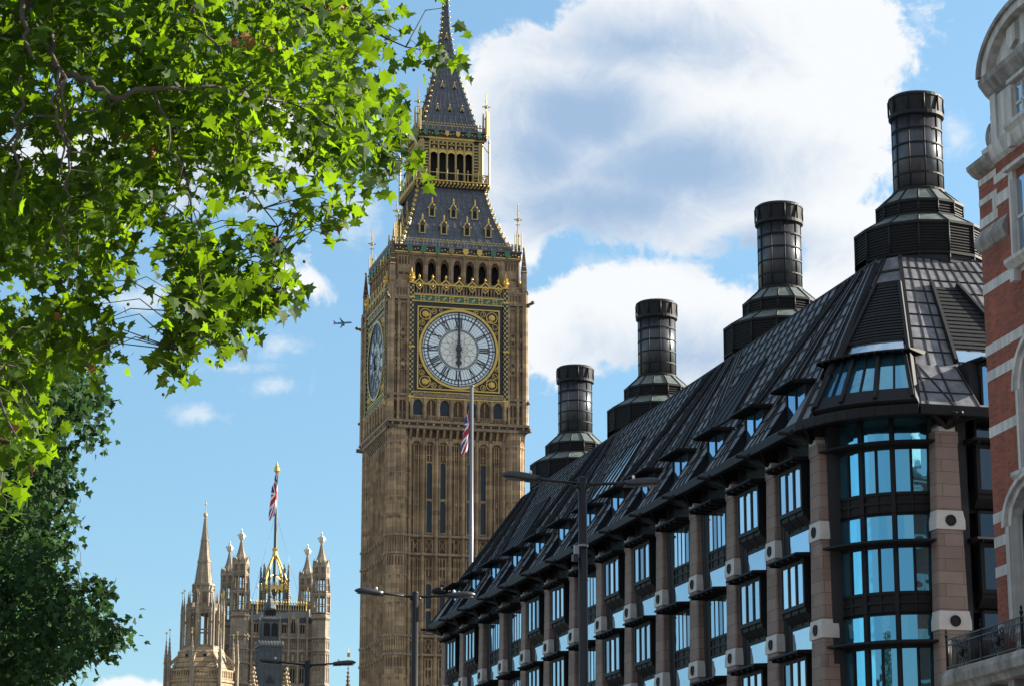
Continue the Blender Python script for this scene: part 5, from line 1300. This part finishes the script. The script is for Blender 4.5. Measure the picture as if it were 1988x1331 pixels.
octa(m, 0, 0, 3.1, 65.6, 66.1, 'palace_stone'); octa(m, 0, 0, 1.95, 66, 70.6, 'palace_stone'); octa(m, 0, 0, 2.15, 70.4, 70.8, 'palace_stone')
for i in range(8):
    m.T = RZ(i * math.pi / 4); m.box(-.4, .4, -2.0, -1.9, 66.8, 69.0, 'palace_dark'); m.pxz([(-.6, 69.2), (.6, 69.2), (0, 70.6)], -2.2, -1.8, 'palace_stone')
    for q in range(8): m.box(-1.15 + q * .32, -1.0 + q * .32, -3.15, -3.0, 66.1, 66.9, 'palace_stone')
    m.T = None
m.build('open_lantern', cs_)
m = MB(); pr = [(70.7, 1.72), (75.2, 1.12), (79.4, .62), (84.0, .16)]
for (z0, a0), (z1, a1) in zip(pr, pr[1:]): octcone(m, 0, 0, a0, z0, a1, z1, 'palace_stone')
octa(m, 0, 0, 1.28, 75.0, 75.5, 'palace_stone'); octa(m, 0, 0, .78, 79.3, 79.6, 'palace_stone')
for j in range(32):
    z = 70.9 + j * .41; a = rw(z, pr) / math.cos(math.pi / 8)
    for i in range(8): m.ball(((a + .06) * math.cos(i * .785 + .393), (a + .06) * math.sin(i * .785 + .393), z), .10, 'palace_stone', 4)
for i in range(8):
    m.T = RZ(i * math.pi / 4)
    for j in range(8): z = 71.4 + j * .42; a = rw(z, pr); m.box(-.07, .07, -a - .02, -a + .1, z, z + .18, 'palace_dark')
    for j in range(7): z = 76.1 + j * .42; a = rw(z, pr); m.box(-.06, .06, -a - .02, -a + .1, z, z + .18, 'palace_dark')
m.T = None
m.lathe([(.15, 83.9), (.42, 84.3), (.42, 84.7), (.15, 85), (.06, 85.3), (.05, 86.4), (.2, 86.6), (.02, 87.2)], 8, 'gold_pale'); m.build('spire', cs_)
# dark slate and iron turret in front
gt = thing('slate_turret', (-29.25, 301.5, 0), TH, 'dark grey square slate turret with louvred lantern standing in front of the royal tower', 'turret')
m = MB(); m.box(-1.36, 1.36, -1.36, 1.36, 0, 37.0, 'cast_iron_grey')
def gside(mb, k):
    for x in (-1.3, -.65, 0, .65, 1.3): mb.box(x - .06, x + .06, -1.43, -1.36, 20, 36.9, 'cast_iron_grey')
    for z in (24, 26, 28, 30, 32, 34.4, 36.6): mb.box(-1.4, 1.4, -1.42, -1.36, z - .05, z + .05, 'cast_iron_grey')
    mb.pxz([(-.5, 32.6), (.5, 32.6), (0, 33.4)], -1.6, -1.3, 'black_iron')
    mb.box(-1.5, 1.5, -1.52, -1.2, 36.9, 37.1, 'cast_iron_grey')
    for i in range(9): mb.lathe([(.05, 37.1), (.09, 37.3), (.02, 37.6)], 5, 'lead', -1.4 + i * .35, -1.45)
    for x in (-.95, 0, .95): mb.box(x - .08, x + .08, -1.02, -.9, 37.6, 40.2, 'cast_iron_grey')
    for x in (-.48, .48): mb.box(x - .36, x + .36, -.96, -.9, 38.2, 39.8, 'dark_void'); mb.spandrel(x - .4, x + .4, 39.3, 39.8, 40.0, -1.0, -.9, 'cast_iron_grey')
    mb.box(-1.1, 1.1, -1.12, -.8, 40.1, 40.3, 'cast_iron_grey')
    for i in range(7): mb.lathe([(.05, 40.3), (.02, 40.7)], 5, 'lead', -1.05 + i * .35, -1.05)
    mb.box(-.62, .62, -.64, -.6, 40.6, 41.4, 'dark_void')
four(gside, m); m.frus(1.4, 37.0, 1.0, 37.7, 'cast_iron_grey'); m.frus(.92, 37.6, .92, 40.2, 'cast_iron_grey'); m.frus(1.05, 40.2, .65, 40.6, 'cast_iron_grey'); m.frus(.6, 40.5, .55, 41.6, 'cast_iron_grey')
m.lathe([(.75, 41.6), (.72, 42.0), (.4, 42.4), (.28, 42.9), (.36, 43.1), (.1, 43.5), (.04, 44.6)], 8, 'cast_iron_grey'); m.build('body', gt)
# two carved pinnacles low beside the turret, one distant pinnacle with a gilt vane
for (px, py, Y, lab) in ((492, 1296, 290, 'carved stone pinnacle with knobbly crockets left of the slate turret base'), (556, 1298, 290, 'carved stone pinnacle with knobbly crockets between the slate turret and the far street lamp'), (676, 1296, 300, 'slim dark pinnacle with a gilt weather vane left of the clock tower base')):
    p = at(px, py, Y); slim = px > 600; k = .55 if slim else 1.0
    pm = MB(); mt = 'palace_dark' if slim else 'palace_stone_warm'
    octa(pm, 0, 0, .35 * k, 0, p.z - 4, mt); octcone(pm, 0, 0, .55 * k, p.z - 4, .04, p.z, mt); octa(pm, 0, 0, .7 * k, p.z - 4.3, p.z - 4, mt)
    for j in range(8):
        z = p.z - 3.9 + j * .48; r = (.75 - j * .08) * k
        for i in range(5): pm.ball((r * math.cos(i * 1.257 + j), r * math.sin(i * 1.257 + j), z), .17 * k, mt, 4)
    pm.ball((0, 0, p.z), .22 * k, mt, 5)
    if slim: pm.tube([(0, 0, p.z), (0, 0, p.z + 2.4)], .035, 4, 'gold_pale'); pm.bar((-.15, 0, p.z + 1.6), (.2, 0, p.z + 1.6), .03, .5, 'gold_pale')
    o = pm.build('stone_pinnacle', None, (p.x, Y, 0)); tag(o, lab, 'pinnacle', None)
# ================================================================== street lamps
def lamp(loc, label):
    t = thing('street_lamp', loc, TH, label, 'street lamp', 'double headed street lamps along the road'); H = 11.75
    m = MB(); m.tube([(0, 0, 0), (0, 0, 1.6)], .15, 14, 'lamp_black'); m.tube([(0, 0, 1.6), (0, 0, 1.75), (0, 0, H + .02)], [.15, .105, .098], 14, 'lamp_black'); m.lathe([(.10, H), (.095, H + .04), (.03, H + .06)], 14, 'lamp_black')
    m.build('pole', t)
    m = MB()
    for sg in (-1, 1): m.tube([(sg * .06, 0, H - .12), (sg * .95, 0, H - .045), (sg * 1.1, 0, H - .03)], .036, 8, 'lamp_black'); m.tube([(sg * .05, 0, H - .2), (sg * .16, 0, H - .14)], .05, 8, 'lamp_black')
    m.build('arm', t)
    hm = MB(); st = [(0.0, .075, -.055, .055), (.12, .10, -.075, .075), (.3, .13, -.085, .10), (.55, .155, -.075, .115), (.72, .14, -.05, .10), (.82, .095, -.02, .06), (.86, .03, .0, .025)]
    vs = []; n = 12
    for (x, w, zb, zt) in st:
        for i in range(n):
            a = 2 * math.pi * i / n; c, s = math.cos(a), math.sin(a); z = zt * s if s > 0 else -zb * s * -1 * -1
            vs.append((x, w * (abs(c) ** .7) * (1 if c > 0 else -1), (zt * (s ** .6)) if s > 0 else zb * (abs(s) ** .5)))
    fs = [(j * n + i, (j + 1) * n + i, (j + 1) * n + (i + 1) % n, j * n + (i + 1) % n) for j in range(len(st) - 1) for i in range(n)]; fs.append(tuple(range(n))); fs.append(tuple((len(st) - 1) * n + i for i in range(n - 1, -1, -1)))
    hm.add(vs, fs, 'lamp_paint', True); hm.box(-.02, .3, -.10, .10, -.088, -.07, 'lamp_black')
    h0 = hm.build('lamp_head', t, (1.0, 0, H - .035)); h0.rotation_euler.y = -.05
    m = MB(); m.T = Matrix.Diagonal((1, .42, .26, 1)); m.lathe([(.001, -.12), (.2, -.10), (.28, 0)], 14, 'lamp_lens', smooth=True); m.T = None; m.build('lens', h0, (.54, 0, -.06))
    m = MB(); m.lathe([(.028, .07), (.036, .11), (.034, .15), (.015, .17)], 10, 'photocell', .2, 0, smooth=True); m.build('photocell', h0)
    h1 = copyt(h0, t, (-1.0, 0, H - .035), math.pi); h1.rotation_euler = (0, -.05, math.pi)
    return t
l1 = lamp((1.57, 55, .13), 'nearest double headed black street lamp, its pole ringed by a metal clamp')
m = MB(); m.lathe([(.10, 10.22), (.125, 10.23), (.125, 10.27), (.10, 10.28)], 14, 'pole_grey'); m.box(-.2, -.1, -.05, .05, 9.98, 10.25, 'pole_grey'); m.box(-.24, -.12, -.08, .08, 9.9, 10.05, 'lamp_black'); m.build('clamp', l1)
lamp((-2.91, 75, .35), 'double headed black street lamp standing out against the clock tower shaft')
lamp((-7.68, 94, .40), 'farthest and lowest double headed street lamp, in front of the distant royal tower')
# ================================================================== flags
def flag_cols(u, v):   # u 0..1 along the fly, v 0..1 across the hoist -> colour of the union flag
    x, y = u * 2 - 1, (v * 2 - 1) * .5
    if abs(x) < .1 or abs(y) < .1: return 'flag_red'
    if abs(x) < .167 or abs(y) < .167: return 'flag_white'
    d = abs(abs(y) - abs(x) * .5) / 1.118
    if d < .04: return 'flag_red'
    if d < .1: return 'flag_white'
    return 'flag_blue'
def flag(nm, loc, hoist, fly, width, label, seed, both=0.0):
    rnd = random.Random(seed); nu, nv = 72, 44; m = MB(); vs = []
    ph = [rnd.uniform(0, 6) for _ in range(4)]
    for i in range(nu + 1):
        u = i / nu
        for j in range(nv + 1):
            v = j / nv                                  # v=1 at the top of the hoist
            drop = u * fly * (.62 + .25 * (1 - v)); z = -(1 - v) * hoist * (1 - .35 * u) - drop
            s = u * (.55 + .45 * (1 - v)); 
            x = -width * (s ** .8) * (.55 + .45 * math.sin(u * 5.0 + ph[0] + v * 2)) - both * width * math.sin(u * 7 + v * 3)
            y = width * .42 * math.sin(u * 9 + v * 4 + ph[1]) * s + width * .2 * math.sin(u * 15 + ph[2] + v * 7) * s
            x += width * .16 * math.sin(u * 13 + ph[3] + v * 5) * s
            vs.append((x, y, z))
    k = nv + 1; byc = {}
    for i in range(nu):
        for j in range(nv):
            byc.setdefault(flag_cols((i + .5) / nu, (j + .5) / nv), []).append((i * k + j, (i + 1) * k + j, (i + 1) * k + j + 1, i * k + j + 1))
    first_ = True
    o0 = 0
    m.v = [tuple(p) for p in vs]
    for mt, fl in byc.items():
        q = m.mi(mt)
        for f in fl: m.f.append(list(f)); m.m.append(q); m.sm.append(True)
    o = m.build(nm, None, loc); return tag(o, label, 'flag')
pz = at(916, 750, 152)
fpole = thing('flagpole', (pz.x, 152, 0), 0, 'tall slim grey flagpole rising behind the dark roof in front of the clock dial', 'flagpole')
m = MB(); m.tube([(0, 0, 0), (0, 0, 22), (0, 0, pz.z)], [.2, .125, .105], 14, 'pole_grey'); m.build('pole', fpole)
m = MB(); m.lathe([(.11, pz.z - .02), (.15, pz.z + .02), (.15, pz.z + .08), (.05, pz.z + .12)], 12, 'pole_grey'); m.tube([(-.17, -.05, 12), (-.15, -.05, pz.z)], .012, 4, 'pole_grey'); m.build('truck', fpole)
flag('flag', (pz.x - .16, 151.95, pz.z - .75), 1.7, 2.9, .58, 'limp union flag hanging from the tall pole in front of the clock tower', 3)
pv = at(533, 912, 596)
flag('flag', (-57.05, 596.9, pv.z), 6.0, 9.6, 1.15, 'limp union flag hanging high over the distant royal tower', 11, .45)
# ================================================================== airliner
pl = thing('airliner', at(666, 627, 4700), 0, 'tiny airliner in flight against the blue sky left of the clock tower', 'aeroplane')
m = MB(); m.T = Matrix.Rotation(math.pi / 2, 4, 'Y'); m.lathe([(.2, -19), (.9, -16.5), (1.7, -12), (1.98, -7), (1.98, 12), (1.7, 15.6), (1.0, 17.6), (.1, 18.6)], 14, 'plane_haze_blue', smooth=True); m.T = None; m.build('fuselage', pl)
for sg in (-1, 1):
    m = MB(); m.add([(4, sg * 1.5, -1.0), (-2.6, sg * 1.5, -1.0), (-6.6, sg * 17, .6), (-4.9, sg * 17, .6), (4, sg * 1.5, -.3), (-2.6, sg * 1.5, -.5), (-6.6, sg * 17, .75), (-4.9, sg * 17, .78)], [(0, 1, 2, 3), (7, 6, 5, 4), (0, 4, 5, 1), (1, 5, 6, 2), (2, 6, 7, 3), (3, 7, 4, 0)], 'plane_haze_blue'); m.build('wing', pl)
    m = MB(); m.T = Matrix.Translation((1.2, sg * 5.8, -1.9)) @ Matrix.Rotation(math.pi / 2, 4, 'Y'); m.lathe([(.7, -2.6), (1.1, -.6), (1.15, 1.2), (1.0, 2.2)], 12, 'plane_haze_blue', smooth=True); m.T = None; m.build('engine', pl)
    m = MB(); m.add([(-14.6, sg * .8, .6), (-17.4, sg * .8, .6), (-18.6, sg * 6.2, 1.0), (-17.2, sg * 6.2, 1.0), (-14.6, sg * .8, .8), (-17.4, sg * .8, .8), (-18.6, sg * 6.2, 1.1), (-17.2, sg * 6.2, 1.1)], [(0, 1, 2, 3), (7, 6, 5, 4), (0, 4, 5, 1), (1, 5, 6, 2), (2, 6, 7, 3), (3, 7, 4, 0)], 'plane_haze_white'); m.build('tailplane', pl)
m = MB(); m.pxz([(-12.6, 1.6), (-16.8, 7.2), (-18.8, 7.2), (-17.8, 1.2)], -.2, .2, 'plane_red'); m.build('tail_fin', pl)
pl.rotation_euler = (R(-22), R(-5), R(3))
# ================================================================== plane trees
def inpoly(x, y, P):
    c = False; n = len(P); j = n - 1
    for i in range(n):
        xi, yi = P[i]; xj, yj = P[j]
        if (yi > y) != (yj > y) and x < (xj - xi) * (y - yi) / (yj - yi) + xi: c = not c
        j = i
    return c
LEAF = [(0, -.06), (.10, -.02), (.34, -.10), (.27, .08), (.52, .22), (.30, .30), (.28, .44), (.14, .46), (.0, .86), (-.14, .46), (-.28, .44), (-.30, .30), (-.52, .22), (-.27, .08), (-.34, -.10), (-.10, -.02)]
LEAFS = [(0, -.05), (.36, -.08), (.30, .1), (.5, .24), (.2, .42), (0, .85), (-.2, .42), (-.5, .24), (-.30, .1), (-.36, -.08)]
def add_leaf(m, p, nrm, tip, size, shape, mt, rnd):
    nrm = nrm.normalized(); tip = (tip - nrm * tip.dot(nrm))
    if tip.length < 1e-3: tip = nrm.orthogonal()
    tip.normalize(); sd_ = tip.cross(nrm)
    cup = rnd.uniform(-.25, .35); drp = rnd.uniform(0, .3); asym = rnd.uniform(.85, 1.15)
    o = len(m.v); k = m.mi(mt); pts = []
    for (a, b) in [(0, .22)] + shape:
        h = -cup * abs(a) * .8 - drp * b * b
        pts.append(tuple(p + (sd_ * a * asym + tip * b + nrm * h) * size))
    m.v.extend(pts); n = len(shape)
    for i in range(n): m.f.append([o, o + 1 + i, o + 1 + (i + 1) % n]); m.m.append(k); m.sm.append(False)
def rvec(rnd): 
    while True:
        v = Vector((rnd.uniform(-1, 1), rnd.uniform(-1, 1), rnd.uniform(-1, 1)))
        if .05 < v.length < 1: return v.normalized()
class Noise2:
    def __init__(s, seed): s.r = random.Random(seed); s.t = {}
    def g(s, i, j):
        if (i, j) not in s.t: s.t[(i, j)] = s.r.random()
        return s.t[(i, j)]
    def __call__(s, x, y):
        i, j = math.floor(x), math.floor(y); f, h = x - i, y - j; f = f * f * (3 - 2 * f); h = h * h * (3 - 2 * h)
        return (s.g(i, j) * (1 - f) + s.g(i + 1, j) * f) * (1 - h) + (s.g(i, j + 1) * (1 - f) + s.g(i + 1, j + 1) * f) * h
def tree(name, label, base, trunk_top, crown, sprays, d0, d1, nspray, per, size, shape, mt, seed, limbs, twigs=True, inset=10, thr=.30, nsc=95., r_sp=.42, dead=0, balls=0, holes=(), rk=.62, more=(), tw=.75):
    rnd = random.Random(seed); nz = Noise2(seed); t = thing(name, base, 0, label, 'tree'); B = Vector(base)
    fol = MB(); br_ = MB(); xs = [p[0] for p in crown]; ys = [p[1] for p in crown]; cl = []
    tries = 0
    while len(cl) < nspray and tries < 200000:
        tries += 1
        x, y = rnd.uniform(min(xs), max(xs)), rnd.uniform(min(ys), max(ys))
        if not inpoly(x, y, crown): continue
        if any((x - hx_) ** 2 + (y - hy_) ** 2 < hr_ ** 2 for (hx_, hy_, hr_) in holes): continue
        if nz(x / nsc, y / nsc) * .65 + nz(x / (nsc * .4) + 50, y / (nsc * .4)) * .35 < thr: continue
        cl.append((at(x, y, rnd.uniform(d0, d1)), 1.0))
    for (x, y, dep, n) in sprays:
        for q in range(n): cl.append((at(x + rnd.gauss(0, 10), y + rnd.gauss(0, 9), dep + rnd.uniform(-.3, .3)), .4))
    for (cx_, cy_, cz_, rx_, ry_, rz_, n_) in more:      # the rest of the crown, round the trunk
        for q in range(n_):
            dv_ = rvec(rnd) * (rnd.random() ** .4); p_ = Vector((cx_ + dv_.x * rx_, cy_ + dv_.y * ry_, cz_ + dv_.z * rz_))
            w_ = p_ - Vector((0, 0, 1.7)); dd = w_.y * _c + w_.z * _s; ix, iy = 994 + F * w_.x / dd, 665.5 - F * (-w_.y * _s + w_.z * _c) / dd
            if -60 < ix < 2050 and -60 < iy < 1400 and not inpoly(ix, iy, crown): continue
            if ix > -60 and rnd.random() < .75 and iy > -60: continue
            if nz(p_.x * 1.1 + 90, p_.z * 1.1) < .3: continue
            cl.append((p_, .8))
    joints = []
    for ln_ in limbs:                                   # limbs are lists of (x, y, depth, radius)
        path = [at(x, y, d) - B for (x, y, d, r) in ln_]; rad = [r for (_, _, _, r) in ln_]
        path2 = []; rad2 = []
        for i in range(len(path) - 1):
            for q in range(4):
                f = q / 4; path2.append(path[i].lerp(path[i + 1], f) + rvec(rnd) * .05 * (1 if q else 0)); rad2.append((rad[i] * (1 - f) + rad[i + 1] * f) * rk)
        path2.append(path[-1]); rad2.append(rad[-1] * rk); br_.tube(path2, rad2, 7, 'bark'); joints += [(p, r) for p, r in zip(path2, rad2)]
    for (c, k) in cl:
        c = c - B
        j = min(joints, key=lambda q: (q[0] - c).length + rnd.uniform(0, .5))[0]
        dvec = (c - j)
        if twigs and .15 < dvec.length < 1.3 and rnd.random() < tw:
            mid = j.lerp(c, .55) + Vector((0, 0, .12 * dvec.length)) + rvec(rnd) * .08 * dvec.length; br_.tube([j, mid, c + Vector((0, 0, -.1))], [.007, .005, .003], 4, 'bark', False)
        n = max(3, int(per * k * rnd.uniform(.6, 1.3)))
        hang = Vector((rnd.gauss(0, .35), rnd.gauss(0, .35), -1)).normalized()
        for q in range(n):
            p = c + Vector((rnd.gauss(0, .5), rnd.gauss(0, .5), rnd.gauss(-.1, .42))) * r_sp * (k ** .5)
            nrm = Vector((rnd.gauss(0, .75), rnd.gauss(0, .75), rnd.gauss(.55, .5)))
            tip = hang + rvec(rnd) * .9
            add_leaf(fol, p, nrm, tip, size * rnd.uniform(.55, 1.25), shape, mt, rnd)
            if balls and rnd.random() < balls: fol.ball(tuple(p + Vector((0, 0, -.22))), .017, 'seed_ball', 4)
        if dead and rnd.random() < dead:
            for q in range(5): add_leaf(fol, c + rvec(rnd) * .1, rvec(rnd), Vector((0, 0, -1)) + rvec(rnd) * .4, size * .7, shape, 'dead_leaf', rnd)
    tr = MB(); tp = Vector(trunk_top) - B
    tr.tube([(0, 0, 0), (0, 0, .5), tuple(tp * .4 + Vector((.1, .05, 0))), tuple(tp * .75), tuple(tp)], [.62, .42, .36, .30, .2], 14, 'bark')
    tr.build('trunk', t); fo = fol.build('crown', t); b_ = br_.build('branches', t)
    return t
NEAR = [(-250, -250), (600, -250), (650, -60), (690, 0), (715, 60), (700, 130), (725, 190), (740, 250), (730, 300), (690, 310), (655, 350), (640, 390), (590, 395), (535, 400), (515, 450), (515, 520), (475, 570), (425, 615), (385, 640), (365, 620), (375, 560), (350, 490), (310, 410), (255, 400), (215, 430), (220, 500), (185, 560), (180, 620), (160, 660), (110, 680), (65, 720), (45, 790), (30, 850), (0, 870), (-20, 880), (-250, 920)]
SPR = [(540, 560, 23.4, 6), (500, 540, 23.4, 6), (530, 500, 23.3, 6), (480, 580, 23.4, 6), (440, 600, 23.4, 6), (400, 620, 23.4, 6), (380, 580, 23.5, 5), (360, 540, 23.4, 6), (345, 500, 23.3, 6), (420, 520, 23.2, 6), (450, 480, 23.2, 6), (520, 460, 23.3, 5), (590, 410, 23.4, 5), (340, 450, 23.2, 6), (300, 430, 23.2, 5), (330, 655, 23, 4), (460, 640, 23, 4), (160, 540, 22.8, 6), (150, 620, 22.6, 6), (180, 660, 23, 5), (120, 680, 22.4, 6), (80, 730, 22, 6), (60, 800, 21.6, 6), (30, 840, 21.4, 6), (200, 600, 23, 4), (170, 590, 23, 5), (100, 560, 22.6, 6), (60, 640, 22, 6), (100, 620, 22.2, 5), (30, 720, 21.8, 6), (868, 10, 24, 1), (800, 75, 23.5, 2), (778, 110, 23.5, 2), (832, 112, 23.5, 2), (862, 118, 23.6, 1), (905, 98, 23.6, 1), (885, 108, 23.6, 1), (745, 335, 23.5, 5), (780, 310, 23.5, 4), (720, 325, 23.5, 4), (670, 410, 23, 4), (640, 425, 23, 4), (670, 375, 23, 3), (555, 575, 23, 5), (545, 540, 23, 4), (520, 590, 23, 4), (440, 665, 23, 5), (420, 640, 23, 4), (350, 690, 23, 6), (335, 665, 23, 4), (365, 650, 23, 4), (45, 890, 21, 5), (65, 860, 21, 4), (12, 975, 20, 3), (10, 1000, 20, 2), (190, 720, 24, 3), (205, 690, 24, 3), (760, 200, 23.5, 5), (770, 260, 23.5, 5), (400, 560, 23.5, 5), (370, 590, 23.5, 4), (785, 35, 23.6, 1), (750, 20, 23.6, 3)]
HOLES = [(85, 145, 42), (215, 262, 40), (375, 350, 45), (285, 400, 46), (445, 435, 50), (130, 305, 34), (190, 195, 28), (345, 395, 40), (520, 270, 34), (600, 330, 40), (560, 190, 24), (440, 60, 26), (690, 255, 26), (240, 80, 22), (480, 10, 36), (620, 395, 30), (60, 560, 40), (130, 600, 34), (120, 480, 26), (470, 520, 34), (690, 120, 24), (300, 200, 24)]
B1 = (-9.2, 25.0, .13)
LIMB = [[(-830, 900, 25, .2), (-880, 300, 25, .22), (-820, -300, 25, .12), (-700, -700, 25, .05)], [(-850, 500, 25, .2), (-1200, 200, 25.5, .1), (-1500, -50, 26, .04)], [(-850, 400, 25, .18), (-500, -50, 25, .12), (-200, -450, 25, .06), (200, -500, 25, .03)], [(300, 180, 21.7, .022), (330, 270, 21.4, .016), (350, 340, 21.4, .012), (372, 400, 21.6, .008)], [(430, 210, 22, .02), (480, 260, 21.8, .016), (492, 285, 21.8, .01)], [(235, 190, 21.7, .018), (180, 215, 21.6, .02), (70, 225, 21.6, .022), (10, 290, 21.8, .026)], [(-800, 400, 25, .2), (-300, 200, 25, .15), (40, 60, 23, .09), (122, 148, 21.8, .06), (180, 165, 21.6, .05), (235, 192, 21.6, .042), (300, 172, 21.6, .034), (420, 168, 21.8, .026), (560, 200, 23.8, .018)],
        [(-300, 200, 25, .13), (-100, -60, 25, .1), (200, -150, 24.5, .08), (420, -60, 24, .055), (600, 20, 23.8, .03), (720, 60, 23.6, .016), (860, 105, 23.6, .007)],
        [(30, -40, 22.2, .05), (75, 60, 22, .045), (95, 90, 21.8, .04), (118, 160, 21.8, .03), (110, 250, 21.6, .018)], [(60, -40, 22, .045), (45, 0, 21.8, .042), (55, 60, 21.6, .036), (62, 110, 21.5, .03)],
        [(100, 60, 22, .035), (112, 130, 21.6, .028), (104, 180, 21.4, .02), (120, 260, 21.4, .018), (118, 340, 21.4, .014)], [(120, 140, 21.5, .03), (128, 220, 21.4, .022), (135, 330, 21.4, .018), (120, 450, 21.6, .01)],
        [(40, 150, 21.6, .03), (36, 260, 21.5, .024), (28, 400, 21.5, .014)], [(230, 185, 24.2, .035), (180, 230, 24, .03), (60, 250, 24, .02)],
        [(420, 170, 24, .02), (455, 320, 22, .016), (540, 440, 23.3, .01), (550, 560, 23, .006)], [(330, 190, 24.2, .03), (370, 380, 22.4, .018), (395, 540, 22.6, .012), (350, 680, 23, .006)],
        [(365, -20, 22, .03), (385, 40, 21.7, .024), (430, 105, 21.6, .016)], [(-300, 200, 25, .1), (-150, 500, 23, .06), (-20, 700, 21.5, .03), (40, 860, 21, .01)], [(-20, 700, 21.5, .02), (-10, 900, 20.5, .012), (10, 990, 20, .006)],
        [(560, 200, 23.8, .015), (680, 260, 23.6, .01), (780, 310, 23.5, .005)], [(60, 250, 24, .02), (150, 450, 24, .014), (190, 700, 24, .006)]]
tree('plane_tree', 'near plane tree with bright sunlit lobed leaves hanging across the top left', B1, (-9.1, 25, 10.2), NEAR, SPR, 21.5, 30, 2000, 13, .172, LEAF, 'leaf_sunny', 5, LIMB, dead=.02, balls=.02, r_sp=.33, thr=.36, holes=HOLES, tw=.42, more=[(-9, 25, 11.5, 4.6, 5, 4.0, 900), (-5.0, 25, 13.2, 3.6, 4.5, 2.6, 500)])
FAR = [(-110, 640), (60, 690), (140, 720), (185, 765), (175, 800), (125, 820), (105, 850), (120, 890), (110, 950), (95, 1000), (105, 1050), (90, 1100), (110, 1130), (170, 1150), (165, 1180), (205, 1205), (205, 1235), (150, 1250), (120, 1300), (80, 1330), (75, 1400), (-110, 1400)]
SPF = [(190, 770, 56, 6), (200, 780, 56, 5), (185, 850, 56, 7), (170, 830, 56, 7), (120, 865, 56, 7), (130, 940, 56, 7), (140, 945, 56, 5), (110, 895, 56, 6), (135, 1012, 56, 6), (110, 1010, 56, 6), (180, 1130, 56, 7), (200, 1150, 56, 7), (185, 1165, 56, 6), (225, 1215, 56, 8), (245, 1222, 56, 6), (220, 1255, 56, 6), (195, 1240, 56, 7), (145, 1295, 56, 7), (150, 1305, 56, 5), (160, 760, 56, 7), (110, 1060, 56, 6), (120, 1120, 56, 7)]
B2 = (-17.5, 60.0, .13)
LIMF = [[(-420, 1500, 60, .3), (-300, 1200, 60, .25), (-150, 900, 59, .14), (0, 780, 58, .08), (120, 760, 57, .03)], [(-300, 1200, 60, .2), (-100, 1120, 58, .12), (60, 1130, 57, .06), (150, 1180, 56.5, .03), (220, 1210, 56, .012)], [(-150, 900, 59, .1), (-20, 940, 57, .05), (90, 920, 56.5, .02)], [(-420, 1450, 60, .2), (-100, 1350, 58, .1), (80, 1270, 57, .03)], [(60, 1130, 57, .03), (150, 1140, 56.5, .015), (190, 1140, 56, .008)]]
tree('plane_tree', 'farther plane tree in deep shade with small dark green leaves at the lower left', B2, (-17.2, 60, 11.0), FAR, SPF, 54, 64, 1500, 15, .22, LEAFS, 'leaf_shaded', 9, LIMF, thr=.15, nsc=80., r_sp=.5, inset=4, tw=.5, more=[(-18.5, 60, 11, 5.5, 6, 6, 900)])
